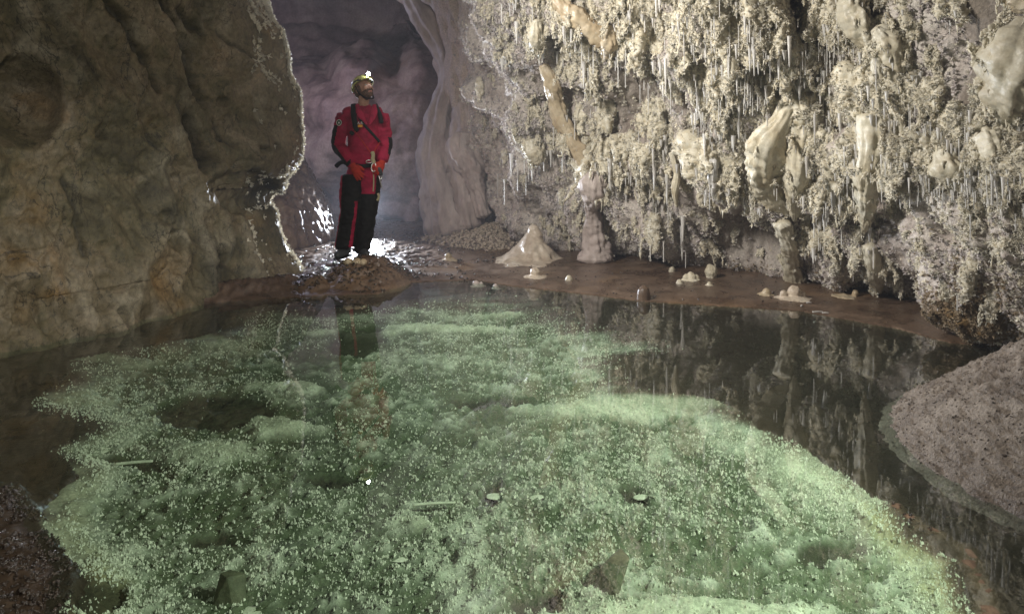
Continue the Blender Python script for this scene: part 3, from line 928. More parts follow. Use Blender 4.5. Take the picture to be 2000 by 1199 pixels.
def grow(kind, label, cat, px_pts, m, out=0.5, flat=0.7, group=None, bvh=None, fur=0, seed=0, amp=0.12, fixed_d=None, teeth=0, tooth=0.05, seg=40, f=6.0, same_depth=False, fold=0.35):
    P, R, nn = [], [], Vector()
    dd = None
    for (px, py, r) in px_pts:
        if fixed_d is not None:
            loc, nm = at_d(px, py, fixed_d), Vector((-.6, -.75, .0)).normalized()
        else:
            loc, nm = hit(bvh or R_BVH, px, py)
            if same_depth:
                dd = dd or loc.y
                loc = at_d(px, py, dd)
        rad = r * loc.y / FPX
        nn += nm
        P.append((loc, nm, rad))
    nn.normalize()
    # smooth the depth along the run so that it hangs as one body
    ds = np.array([p[0].y for p in P])
    if len(ds) > 2 and fixed_d is None:
        ds2 = ds.copy()
        for _ in range(2):
            ds2[1:-1] = (ds2[:-2] + ds2[1:-1] * 2 + ds2[2:]) / 4
        run = np.minimum(np.minimum(np.r_[ds[0], ds[:-1]], ds), np.r_[ds[1:], ds[-1]])
        ds = (np.r_[run[0], run[:-1]] + run * 2 + np.r_[run[1:], run[-1]]) / 4
    pts = []
    for (loc, nm, rad), d, (px, py, r) in zip(P, ds, px_pts):
        pts.append(at_d(px, py, d - rad * out))
        R.append(rad)
    origin = pts[0].copy()
    me = tube(kind, [p - origin for p in pts], R, m, nrm=nn, flat=flat, seed=seed, amp=amp, teeth=teeth, tooth=tooth, seg=seg, f=f, fold=fold)
    o = link(kind, me)
    o.location = origin
    tag(o, label, cat, group)
    if fur:
        remember(me, fur, Matrix.Translation(origin))
    return o

T = M
G_ST = 'large stalactites on the crystal wall'
grow('drapery', 'ochre flowstone drapery curling along the top edge of the crystal wall', 'drapery', [(1080, -18, 14.4), (1098, 12, 17.3), (1125, 36, 19.4), (1155, 56, 21.6), (1182, 80, 22.3), (1186, 100, 15.8), (1180, 114, 5.8)], T['ochre'], seed=1, fur=40, flat=.6, out=.28, amp=.26, fold=.3)
grow('drapery', 'long tan flowstone ribbon winding down the middle of the crystal wall', 'drapery', [(1062, 128, 10.1), (1078, 165, 15.8), (1086, 200, 15.1), (1098, 240, 15.8), (1118, 275, 14.4), (1138, 308, 15.1), (1156, 336, 12.2)], T['ochre'], seed=2, fur=50, flat=.6, out=.28, amp=.26, fold=.3)
grow('flowstone_column', 'pinched pale flowstone column standing on the mud shelf beneath the tan ribbon', 'column', [(1158, 338, 14), (1158, 360, 23), (1158, 385, 22), (1156, 408, 12), (1160, 440, 17), (1162, 475, 23), (1162, 508, 30)], T['pillar'], seed=3, fur=260, flat=.7, out=.5, amp=.25)
grow('flowstone_lobe', 'broad cream flowstone lobe with an orange lower lip', 'flowstone', [(1556, 188, 11.8), (1532, 235, 19.2), (1502, 285, 29.6), (1496, 335, 32.6), (1508, 376, 23.7), (1530, 408, 11.1), (1539, 422, 3.7)], T['cream'], seed=4, fur=60, flat=.5, teeth=10, amp=.24, fold=.5)
grow('flowstone_lobe', 'glossy bulging cream flowstone lobe just beside the orange lipped one', 'flowstone', [(1560, 195, 13.6), (1566, 240, 21.8), (1562, 290, 23.8), (1556, 340, 19.0), (1551, 380, 14.3), (1551, 410, 8.8), (1551, 432, 3.4)], T['cream'], seed=5, fur=40, teeth=8, amp=.24, fold=.5)
grow('stalactite', 'thickest white stalactite with a jagged pointed tip, hanging free of the wall', 'stalactite', [(1700, 225, 22), (1701, 270, 26), (1694, 320, 23), (1691, 370, 18), (1692, 408, 15), (1689, 438, 9), (1688, 454, 3)], T['cream'], group=G_ST, seed=6, out=.8, flat=.85, teeth=12, fur=20, amp=.2)
grow('stalactite', 'slender knobbly stalactite hanging close against the thickest white one', 'stalactite', [(1725, 245, 13), (1722, 300, 10), (1720, 345, 8), (1718, 376, 3)], T['cream'], group=G_ST, seed=7, out=1.2, flat=.9, same_depth=True)
grow('flowstone_shield', 'big cream shield of flowstone jutting in from the edge of the picture', 'flowstone', [(2010, 40, 30.6), (1985, 100, 52.7), (1968, 160, 47.6), (1962, 205, 39.1), (1966, 238, 22.1), (1970, 252, 7.6)], T['cream'], seed=8, flat=.5, fur=160, teeth=14, tooth=.04, amp=.3, fold=.5)
grow('stalactite', 'smooth white bullet shaped stalactite below the big cream shield', 'stalactite', [(1986, 238, 12), (1988, 275, 12), (1987, 304, 3)], T['straw'], group=G_ST, seed=9, out=2.0, flat=1, amp=.05, same_depth=True)
grow('flowstone_shield', 'cream flowstone shield with a brown patch high among the crystals', 'flowstone', [(1655, -5, 36.8), (1664, 30, 40.0), (1676, 60, 33.6), (1690, 85, 21.6), (1700, 110, 5.6)], T['cream'], seed=10, flat=.5, fur=170, teeth=14, amp=.3, fold=.5)
grow('flowstone_lobe', 'small buff flowstone lobe right beside the brown patched shield', 'flowstone', [(1712, 55, 15.0), (1734, 88, 25.5), (1746, 120, 21.8), (1754, 152, 9.0)], T['cream'], seed=11, flat=.55, fur=150, teeth=8, amp=.3, fold=.5)
grow('stalactite', 'yellowish column shaped stalactite under the small buff lobe', 'stalactite', [(1712, 110, 12), (1717, 150, 11), (1720, 182, 8), (1720, 200, 3)], T['cream'], group=G_ST, seed=12, out=1.6, flat=.9, same_depth=True)
grow('stalactite', 'short stubby blue white stalactite left of the yellowish column shaped one', 'stalactite', [(1674, 132, 9), (1678, 162, 8), (1680, 189, 3)], T['straw'], group=G_ST, seed=13, out=1.8, flat=1, amp=.06, same_depth=True)
grow('flowstone_column', 'thin white dripstone column reaching down to the mud below the cream lobes', 'column', [(1526, 436, 18), (1540, 478, 14), (1545, 515, 15), (1550, 548, 18)], T['cream'], seed=14, fur=90, out=.5, amp=.25)
grow('flowstone_column', 'lumpy cream dripstone column at the wall foot under the thickest stalactite', 'column', [(1702, 478, 18), (1706, 520, 15), (1713, 550, 13), (1716, 568, 9)], T['cream'], seed=15, fur=90, out=.5, amp=.25)
grow('flowstone_lobe', 'yellow cream flowstone lobe above the lowest long straw', 'flowstone', [(1838, 285, 20), (1848, 325, 27), (1868, 352, 16), (1880, 372, 7)], T['cream'], seed=16, flat=.6, fur=110, amp=.28, teeth=6)
grow('flowstone_lobe', 'drooping pale lobe with a pointed end directly under the big cream shield', 'flowstone', [(1926, 262, 24), (1938, 295, 22), (1946, 322, 14), (1947, 336, 4)], T['cream'], seed=17, flat=.6, fur=110, amp=.28, teeth=6)
grow('flowstone_shield', 'ochre shelf of flowstone with a frosted rim in the top corner', 'flowstone', [(2035, -25, 46), (1998, -8, 34), (1980, 8, 20)], T['ochre'], seed=18, flat=.6, fur=40)
grow('stalactite', 'small white club shaped stalactite hanging free near the middle of the wall', 'stalactite', [(1393, 312, 9), (1391, 345, 9), (1389, 377, 3)], T['straw'], group=G_ST, seed=19, out=2.0, flat=1, amp=.08, same_depth=True)
grow('stalactite', 'crooked rusty white stalactite with a bent knob at its end', 'stalactite', [(1312, 298, 7), (1322, 340, 6), (1318, 370, 7), (1321, 404, 2)], T['cream'], group=G_ST, seed=20, out=2.0, flat=1, same_depth=True)
grow('stalactite', 'icicle shaped white stalactite in the topmost rows of the wall', 'stalactite', [(1318, 60, 8), (1322, 90, 7), (1328, 116, 2)], T['straw'], group=G_ST, seed=21, out=2.0, flat=1, amp=.06, same_depth=True)
grow('flowstone_lobe', 'round frosted knob of flowstone low on the grey part of the wall', 'flowstone', [(1035, 275, 14), (1042, 300, 18), (1050, 318, 12)], T['cream'], seed=22, fur=110, amp=.28, teeth=6)
grow('flowstone_lobe', 'blunt hanging lobe at the left edge of the mud coloured hollow', 'flowstone', [(1045, 40, 12), (1046, 75, 14), (1044, 105, 8)], T['cream'], seed=23, fur=110, amp=.28, teeth=6)
grow('flowstone_lobe', 'orange tinted swollen drip under the ochre drapery', 'flowstone', [(1186, 52, 14), (1188, 85, 18), (1180, 104, 10)], T['ochre'], seed=24)
# smooth flowstone pillars by the chamber
G_P = 'smooth grey flowstone pillars at the chamber mouth'
grow('flowstone_pillar', 'outermost smooth grey pillar edging the dark chamber mouth', 'pillar', [(806, -12, 20), (832, 30, 26), (866, 90, 24), (878, 150, 21), (864, 220, 27), (853, 300, 36), (866, 380, 42), (884, 452, 52)], T['pillar'], fixed_d=9.2, group=G_P, seed=31, flat=.8, amp=.16, f=3, fold=.45)
grow('flowstone_pillar', 'second smooth pillar with a waist tucked behind the outermost one', 'pillar', [(852, -20, 32), (893, 40, 28), (908, 100, 22), (902, 170, 22), (910, 235, 26), (905, 300, 32), (908, 380, 30), (915, 440, 30)], T['pillar'], fixed_d=8.95, group=G_P, seed=32, flat=.8, amp=.2, f=3, fold=.45)
grow('flowstone_pillar', 'short lumpy pillar between the smooth pillars and the frosted wall', 'pillar', [(900, 262, 18), (898, 290, 26), (918, 330, 24), (930, 372, 17), (945, 420, 16)], T['pillar'], fixed_d=8.75, group=G_P, seed=33, flat=.8, amp=.22, f=4, fold=.45)

# hanging clumps of calcite, each grown on the wall: parts of the wall
def clump_mesh(name, seed, m):
    """an irregular hanging mass: nodules fused round a few dripping strands"""
    r = np.random.RandomState(seed)
    bm = bmesh.new()
    def ball(p, q, sz=1.0):
        bmesh.ops.create_icosphere(bm, subdivisions=2, radius=1, matrix=Matrix.Translation(p) @ Matrix.Diagonal((q, q * .85, q * sz, 1)))
    for k in range(r.randint(3, 6)):
        x, y, z = r.uniform(-.42, .42), r.uniform(-.06, .22), r.uniform(.35, .95)
        q = r.uniform(.16, .30)
        end = r.uniform(-.95, .1)
        while z > end:
            ball((x, y, z), q * r.uniform(.8, 1.2), r.uniform(.9, 1.5))
            if r.rand() < .75:
                an = r.uniform(3.3, 6.1)
                ball((x + math.cos(an) * q, y + math.sin(an) * q * .8, z + r.uniform(-.1, .1)), q * r.uniform(.3, .6))
            z -= q * r.uniform(.55, .9)
            x += r.uniform(-.06, .06)
            y -= r.uniform(-.02, .05)
            q *= r.uniform(.80, 1.0)
            q = max(q, .05)
        for t in range(r.randint(1, 4)):
            xx, yy, L = x + r.uniform(-.12, .12), y + r.uniform(-.08, .05), r.uniform(.15, .42)
            bmesh.ops.create_cone(bm, segments=5, radius1=.015, radius2=r.uniform(.035, .06), depth=L, cap_ends=True, matrix=Matrix.Translation((xx, yy, z + q * .6 - L / 2)))
    me = bpy.data.meshes.new(name)
    bm.to_mesh(me)
    bm.free()
    o = bpy.data.objects.new('tmp', me)
    C.objects.link(o)
    md = o.modifiers.new('r', 'REMESH')
    md.mode = 'VOXEL'
    md.voxel_size = .05
    dc = o.modifiers.new('d', 'DECIMATE')
    dc.ratio = .42
    out = bpy.data.meshes.new_from_object(o.evaluated_get(bpy.context.evaluated_depsgraph_get()))
    bpy.data.objects.remove(o)
    n = len(out.vertices)
    V = np.empty(n * 3, np.float32)
    out.vertices.foreach_get('co', V)
    Nn = np.empty(n * 3, np.float32)
    out.vertices.foreach_get('normal', Nn)
    V, Nn = V.reshape(-1, 3), Nn.reshape(-1, 3)
    V = V + Nn * (.06 * fbm(V, 4, 2, seed) + .05 * fbm(V, 11, 2, seed + 3))[:, None]
    out.vertices.foreach_set('co', V.astype(np.float32).ravel())
    out.materials.clear()
    out.materials.append(m)
    out.polygons.foreach_set('use_smooth', np.full(len(out.polygons), True))
    out.name = name
    out.update()
    return out
CL = [clump_mesh('coral_clump', 200 + k, M['cream']) for k in range(12)]
print('clump tris', [len(c.polygons) for c in CL])

def foot_py(px):
    return np.interp(px, [900, 1000, 1200, 1500, 1700, 1850, 2000], [440, 480, 500, 535, 570, 605, 640])

def wall_density(px, py):
    d = 1.0
    d *= float(sstep(925, 985, px + 20 * math.sin(py * .05)))
    if px < 1090 and py > 120:
        d *= 0.35
    d *= 1 - .93 * math.exp(-((px - 1205) / 95) ** 2 - ((py - 190) / 62) ** 2)
    d *= 1 - .9 * math.exp(-((px - 1245) / 55) ** 2 - ((py - 265) / 42) ** 2)
    d *= 1 - .85 * math.exp(-((px - 1420) / 90) ** 2 - ((py - 470) / 38) ** 2)
    d *= 1 - .8 * math.exp(-((px - 1350) / 75) ** 2 - ((py - 110) / 36) ** 2)
    d *= 1 - .75 * math.exp(-((px - 1800) / 60) ** 2 - ((py - 420) / 70) ** 2)
    if px > 1868 and py < 235:
        d *= 0.05
    if px > 1765 and py < 235:
        d *= 0.45
    if py > foot_py(px) - 150:
        d *= 0.35
    if px > 1800 and py > 380:
        d *= .2
    return d

from mathutils.kdtree import KDTree
GRID_KD = KDTree(RP.shape[0] * RP.shape[1])
for i_, v_ in enumerate(RP.reshape(-1, 3)):
    GRID_KD.insert(v_, i_)
GRID_KD.balance()
rng = random.Random(77)
clumps, tries = [], 0
while len(clumps) < 1150 and tries < 60000:
    tries += 1
    px, py = rng.uniform(925, 2030), rng.uniform(-40, 600)
    if py > foot_py(px) - 24 or rng.random() > wall_density(px, py):
        continue
    far = px < 1090
    l_, n_ = hit(R_BVH, px, py)
    # growths crowd on the bulges and leave the hollows bare
    g_ = float(np.interp(float(RZ['mass'].ravel()[GRID_KD.find(l_)[1]]), [-.3, .0, .2], [.22, .65, 1]))
    if rng.random() > g_:
        continue
    big = 1.0 if (px > 1150 and py < 360) else 0.7
    h = rng.uniform(15, 34) * big * (0.7 if far else 1) * (1.75 if rng.random() < .25 else 1.0)   # half height, px
    clumps.append((h, px, py))
clumps.sort(reverse=True)
small_V, n_obj = [], 0
small_list = []
for h, px, py in clumps:
    loc, nm = hit(R_BVH, px, py)
    hh = h * loc.y / FPX
    yaw = math.atan2(nm.y, nm.x) + math.pi / 2
    wd = rng.uniform(.8, 1.35)
    mw = Matrix.Translation(loc + Vector((nm.x, nm.y, 0)) * hh * rng.uniform(.0, .22)) @ Matrix.Rotation(yaw + rng.uniform(-.35, .35), 4, 'Z') @ Matrix.Rotation(rng.uniform(-.28, .28), 4, 'Y') @ Matrix.Diagonal((hh * wd, hh * wd, hh, 1))
    k = rng.randrange(len(CL))
    furn = int(22 + (h / 10) ** 2 * 13)
    remember(CL[k], furn, mw)
    if n_obj < 300:
        o = link('coral_clump', CL[k], right_wall)
        o.matrix_world = mw
        n_obj += 1
    else:
        small_list.append((k, mw))
for o_ in [q for q in C.objects if q.get('category') in ('flowstone', 'drapery', 'column')]:
    me_ = o_.data
    v_ = np.array([q.co[:] for q in me_.vertices]) + np.array(o_.location)
    n_ = np.array([q.normal[:] for q in me_.vertices])
    vis_ = np.where((n_ * (v_ - np.array([0, 0, CAM_H]))).sum(1) < .15)[0]
    size_ = max(np.ptp(v_[:, 0]), np.ptp(v_[:, 2]))
    thin = o_.get('category') != 'flowstone' or 'glossy' in o_['label'] or 'orange' in o_['label']
    for q in range(int((18 if thin else 60) * size_ / .4)):
        k_ = vis_[RS.randint(len(vis_))]
        if thin and abs((n_[k_] * (v_[k_] - np.array([0, 0, CAM_H]))).sum()) > 1.4:
            continue
        hh = RS.uniform(.03, .085) * (0.8 if thin else 1)
        mw = Matrix.Translation(v_[k_]) @ Matrix.Rotation(-.6 + RS.uniform(-.6, .6), 4, 'Z') @ Matrix.Rotation(RS.uniform(-.25, .25), 4, 'Y') @ Matrix.Diagonal((hh, hh, hh, 1))
        kk = RS.randint(len(CL))
        small_list.append((kk, mw))
        remember(CL[kk], 26, mw)
bm_small = bmesh.new()
# the rest, too small to pick apart, as one crust
def gn_matrices(name, items, variants, parent):
    P = np.array([mw.to_translation()[:] for k, mw in items])
    o = gn_scatter(name, P, np.tile(np.array([[0, 0, 1.0]]), (len(P), 1)), np.array([mw.to_scale().z for k, mw in items]), np.array([k for k, mw in items]), variants, parent=parent)
    rot = np.array([mw.to_euler()[:] for k, mw in items])
    o.data.attributes['rot'].data.foreach_set('vector', rot.astype(np.float32).ravel())
    return o
bm_small.free()
gn_matrices('small_coral_crust', small_list, CL, right_wall)

# soda straws
def straw_mesh(name, seed, seg=6, taper=False):
    r = np.random.RandomState(seed)
    zs = [0.0, -.04, -.3, -.6, -.9, -.975, -1.0]
    rr = [2.2, 1.3, .95, .85, .75, .85, .25]
    if taper:
        rr = [3.6, 3.1, 2.5, 1.7, .85, .5, .15]
    V, F = [], []
    ox = oy = 0
    for z, q in zip(zs, rr):
        ox += r.uniform(-.15, .15)
        oy += r.uniform(-.15, .15)
        for k in range(seg):
            a = k * 2 * math.pi / seg
            V.append((math.cos(a) * q + ox, math.sin(a) * q + oy, z))
    for i in range(len(zs) - 1):
        for k in range(seg):
            k2 = (k + 1) % seg
            F.append((i * seg + k, i * seg + k2, (i + 1) * seg + k2, (i + 1) * seg + k))
    return mesh_np(name, V, F, M['straw'])
ST = [straw_mesh('small_stalactite', 300 + k, taper=True) if k in (1, 3) else straw_mesh('soda_straw', 300 + k) for k in range(5)]
fixed = [(1832, 300, 62, 4), (1950, 340, 60, 4), (1120, 10, 26, 3), (1232, 14, 40, 3), (1422, 10, 32, 3), (1596, 158, 48, 3), (1560, 90, 55, 3), (1568, 92, 52, 3), (1448, 240, 34, 3), (1395, 262, 44, 3),
         (1296, 340, 60, 3), (1322, 420, 50, 4), (1336, 440, 44, 3), (1328, 520, 0, 0), (1274, 320, 52, 3), (1705, 442, 30, 4), (1713, 444, 30, 4), (1532, 250, 0, 0), (1530, 205, 60, 3), (1350, 200, 36, 3),
         (1200, 95, 40, 4), (1212, 98, 32, 3), (1222, 96, 34, 3), (980, 340, 46, 3), (995, 350, 50, 3), (1012, 330, 44, 3), (1025, 345, 36, 3), (1005, 300, 46, 3), (1188, 310, 58, 4), (1095, 290, 40, 3),
         (1110, 55, 30, 3), (1118, 60, 28, 3), (1108, 190, 0, 0), (1340, 480, 48, 3), (1352, 468, 40, 3), (1290, 470, 40, 3), (1580, 420, 44, 3), (1600, 430, 36, 3), (1618, 440, 50, 3), (1640, 446, 30, 3)]
spots = [f for f in fixed if f[2]]
tries = 0
for h, px, py in clumps[:520]:
    for _ in range(rng.choice([0, 1, 1, 2, 3, 4, 5])):
        spots.append((px + rng.uniform(-.8, .8) * h * .5, py + h * rng.uniform(.35, 1.0), min(60, rng.lognormvariate(2.85, .62)), rng.uniform(1.8, 3.6)))
rng.shuffle(spots)
spots.sort(key=lambda q: -q[2])
sV, sF, nb = [], [], 0
for i, (px, py, L, w) in enumerate(spots):
    if py > foot_py(px) - 30 or (px > 1875 and py < 215):
        continue
    loc, nm = hit(R_BVH, px, py)
    s = loc.y / FPX
    z0 = loc.z
    length = min(L * s, max(0.03, loc.z - 0.08))
    mw = Matrix.Translation(loc + Vector((nm.x, nm.y, 0)).normalized() * rng.uniform(.05, .12)) @ Matrix.Rotation(rng.uniform(0, 6.28), 4, 'Z') @ Matrix.Diagonal((w * .5 * s * .8, w * .5 * s * .8, length, 1))
    if nb < 290:
        o = link('small_stalactite' if i % 5 in (1, 3) else 'soda_straw', ST[i % 5], right_wall)
        o.matrix_world = mw
        nb += 1
    else:
        A = np.array(mw)
        v = np.empty(len(ST[0].vertices) * 3, np.float32)
        ST[i % 5].vertices.foreach_get('co', v)
        f = np.empty(len(ST[0].polygons) * 4, np.int32)
        ST[0].polygons.foreach_get('vertices', f)
        sF.append(f.reshape(-1, 4) + len(ST[0].vertices) * len(sV))
        sV.append(v.reshape(-1, 3) @ A[:3, :3].T + A[:3, 3])
if sV:
    o = link('fine_straw_fringe', mesh_np('fine_straw_fringe', np.vstack(sV), np.vstack(sF), M['straw']), right_wall)
    o['kind'] = 'stuff'

# crystal fur over wall and growths
TU = [spike_tuft('crystal_tuft', 13, None, seed=k, thin=.13, flat=.15) for k in range(6)]
PC = [popcorn('popcorn', 9, None, seed=k) for k in range(3)]
def dressed(meshes, m):
    out = []
    for me in meshes:
        c = me.copy()
        c.materials.clear()
        c.materials.append(m)
        out.append(c)
    return out

def wall_points(n, weight):
    du = np.linalg.norm(np.gradient(RP, axis=0), axis=-1)
    dv = np.linalg.norm(np.gradient(RP, axis=1), axis=-1)
    px, py = to_px(RP)
    vis = (px > 880) & (px < 2060) & (py > -60) & (py < 700) & (RP[..., 1] > 1)
    w = du * dv / np.maximum(RP[..., 1], 1) ** 1.5 * vis * weight(px, py)
    w = w.ravel() / w.sum()
    k = RS.choice(len(w), n, p=w)
    return RP.reshape(-1, 3)[k] + RS.uniform(-.012, .012, (n, 3)), RN.reshape(-1, 3)[k], px.ravel()[k], py.ravel()[k]

holeW = 1 - .7 * RZ['hole']
bareW = 1 - .985 * RZ['bare']
smW = 1 - .985 * RZ['smooth']
patch = (0.25 + sstep(-.15, .25, fbm(RP, 2.4, 3, 90))) * (.6 + sstep(-.15, .2, RZ['mass']))
P, N_, px, py = wall_points(52000, lambda x, y: holeW * bareW * smW * (1 - .9 * np.clip(RZ['foot'] * 1.2, 0, 1)) * patch)
D = N_ + 0.45 * RS.randn(len(P), 3) + np.array([0, 0, -0.15])
D /= np.linalg.norm(D, axis=1)[:, None]
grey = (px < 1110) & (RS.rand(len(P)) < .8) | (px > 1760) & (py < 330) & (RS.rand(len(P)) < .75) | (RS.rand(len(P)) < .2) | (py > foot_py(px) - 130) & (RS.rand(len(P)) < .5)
S = RS.uniform(.013, .034, len(P)) * (0.75 + .25 * P[:, 1] / 6)
I = RS.randint(0, 6, len(P))
g = grey
gn_scatter('crystal_frost', P[~g], D[~g], S[~g], I[~g], dressed(TU, M['frost']))
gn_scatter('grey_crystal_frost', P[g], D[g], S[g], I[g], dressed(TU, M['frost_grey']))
GP = np.vstack([a for a, b, c in GROWTHS])
GN = np.vstack([b for a, b, c in GROWTHS])
keep = (GN * (GP - np.array([0, 0, CAM_H]))).sum(1) < 0.25
GP, GN = GP[keep], GN[keep]
D = GN + 0.5 * RS.randn(len(GP), 3)
D /= np.linalg.norm(D, axis=1)[:, None]
gn_scatter('clump_crystals', GP, D, RS.uniform(.010, .027, len(GP)), RS.randint(0, 6, len(GP)), dressed(TU, M['frost']))
print('fur', len(P), len(GP), 'clumps', n_obj, len(small_list), 'straws', nb, len(sV))
# brown coral at the wall foot
P, N_, px, py = wall_points(9000, lambda x, y: np.clip(RZ['foot'] * 1.6, 0, 1) * 1.0 + 0.5 * sstep(0.22, 0.0, RP[..., 2]) * smW)
D = N_ + 0.5 * RS.randn(len(P), 3)
D /= np.linalg.norm(D, axis=1)[:, None]
gn_scatter('brown_coral_crust', P, D, RS.uniform(.010, .026, len(P)), RS.randint(0, 6, len(P)), dressed(TU, M['frost_brown']))

# crystals on the backlit edge of the left wall
px, py = to_px(LP)
LN2 = grid_normals(LP)
if (LN2 * LN).sum() < 0:
    LN2 = -LN2
vd = LP - np.array([0, 0, CAM_H])
vd = vd / np.linalg.norm(vd, axis=-1, keepdims=True)
fac = (LN2 * vd).sum(-1)
w = (LT > .3) * (px > 480) * (LP[..., 1] > 6.3) * (np.exp(-((py - 110) / 110) ** 2) + .25) * (LP[..., 2] < 3.2) * ((fac > -.34) & (fac < .5))
w = w.ravel() / w.sum()
k = RS.choice(len(w), 4200, p=w)
P, N_ = LP.reshape(-1, 3)[k], LN2.reshape(-1, 3)[k]
D = N_ + .5 * RS.randn(len(P), 3)
D /= np.linalg.norm(D, axis=1)[:, None]
gn_scatter('edge_crystals', P, D, RS.uniform(.015, .05, len(P)), RS.randint(0, 6, len(P)), dressed(TU, M['frost']))

# ================================================================== IN THE POOL AND ON THE FLOOR
def cone_mesh(name, seed):
    r = np.random.RandomState(seed)
    V, F = [], []
    for q in range(r.choice([1, 1, 2, 3])):
        x, y = (0, 0) if q == 0 else r.uniform(-.5, .5, 2)
        h, w = r.uniform(.7, 1.2) * (1 if q == 0 else .6), r.uniform(.26, .40)
        i = len(V)
        for k in range(5):
            a = k * 1.2566
            V.append((x + math.cos(a) * w, y + math.sin(a) * w, -.15))
        for k in range(5):
            a = k * 1.2566 + .4
            V.append((x + math.cos(a) * w * .62, y + math.sin(a) * w * .62, h * .55))
        V.append((x + r.uniform(-.1, .1), y + r.uniform(-.1, .1), h))
        for k in range(5):
            k2 = (k + 1) % 5
            F += [(i + k, i + k2, i + 5 + k2), (i + k, i + 5 + k2, i + 5 + k), (i + 5 + k, i + 5 + k2, i + 10)]
    return mesh_np(name, V, F, M['spike'], smooth=False)
CN = [cone_mesh('pool_spike', 500 + k) for k in range(6)]
n = 480000
yy = 1.55 * np.exp(RS.rand(n) * math.log(6.6 / 1.55))
xx = (RS.rand(n) * 2 - 1) * .85 * yy
m_ = inside(xx, yy, GREEN)
xx, yy = xx[m_], yy[m_]
z, gs, ls = floor_z(xx, yy)
dn = fbm(np.stack([xx, yy, 0 * xx], -1), 1.3, 3, 66)
pm, dm = floor_z.masks
keep = RS.rand(len(xx)) < (1 - .93 * dm) * (1 - .6 * pm) * np.clip((.25 + .75 * sstep(-.10, -.045, z)) * (0.5 + 1.2 * dn) * sstep(0.0, np.interp(yy, [1.6, 3, 5, 6.5], [.08, .16, .5, .8]), gs + .12 * dn) + .03, 0, 1) * np.where((xx > .35) & (yy < 2.4), .45, 1)
xx, yy, z = xx[keep], yy[keep], z[keep]
P = np.stack([xx, yy, z], -1)
S = (.003 + .009 * RS.rand(len(P)) ** 3) * (0.85 + yy * .06)
P[:, 2] = np.minimum(P[:, 2], -S * 1.25)
D = np.array([0, 0, 1.0]) + .16 * RS.randn(len(P), 3)
D /= np.linalg.norm(D, axis=1)[:, None]
gn_scatter('pool_crystals', P, D, S, RS.randint(0, 6, len(P)), CN)
print('pool crystals', len(P))

# ------------------------------------------------------------------ sand bank at the right, mud mound under the caver
P_, me = heap('sand_bank', 3.12, 2.72, 1.55, 1.25, 0.84, M['sand'], n=150, amp=0.05, f=2.2, seed=14, prof=lambda r: np.clip(1 - r, 0, 1) ** 0.92, ridge=0.05, base=-0.07)
V = np.array([v.co[:] for v in me.vertices])
V[:, 2] += 0.014 * fbm(V, 11, 4, 3, mode='ridge') + 0.016 * fbm(V, 24, 3, 5) + 0.012 * pn(V, 55, 4)
me.vertices.foreach_set('co', V.astype(np.float32).ravel())
tag(link('sand_bank', me), kind='structure')
Pn = np.array([q.normal[:] for q in me.vertices])
k = RS.randint(0, len(V), 9000)
k = k[np.hypot(V[k, 0] - 3.12, V[k, 1] - 2.72) > .25]
D = Pn[k] + .5 * RS.randn(len(k), 3); D /= np.linalg.norm(D, axis=1)[:, None]
gn_scatter('sand_grains', V[k], D, RS.uniform(.003, .0065, len(k)) , RS.randint(0, 3, len(k)), dressed(PC, M['sand']))

P_, me = heap('mud_mound', -1.42, 6.62, 0.50, 0.62, 0.235, M['mud'], n=110, amp=0.045, f=6, seed=6, prof=lambda r: np.clip(1 - r, 0, 1) ** 0.62, ridge=0.05, base=-0.05)
attr(me, 'ochre', .05 + .3 * fbm(np.array([v.co[:] for v in me.vertices]), 8, 3, 2))
MM = link('mud_mound', me)
tag(MM, 'brown mud mound at the pool edge with the caver standing on it', 'mound')
MB = BVHTree.FromPolygons([v.co.copy() for v in me.vertices], [tuple(p.vertices) for p in me.polygons])

def ground(x, y):
    z = float(floor_z(np.array([x]), np.array([y]))[0][0])
    h = MB.ray_cast(Vector((x, y, 2)), Vector((0, 0, -1)))
    if h[0] is not None:
        z = max(z, h[0].z)
    return z

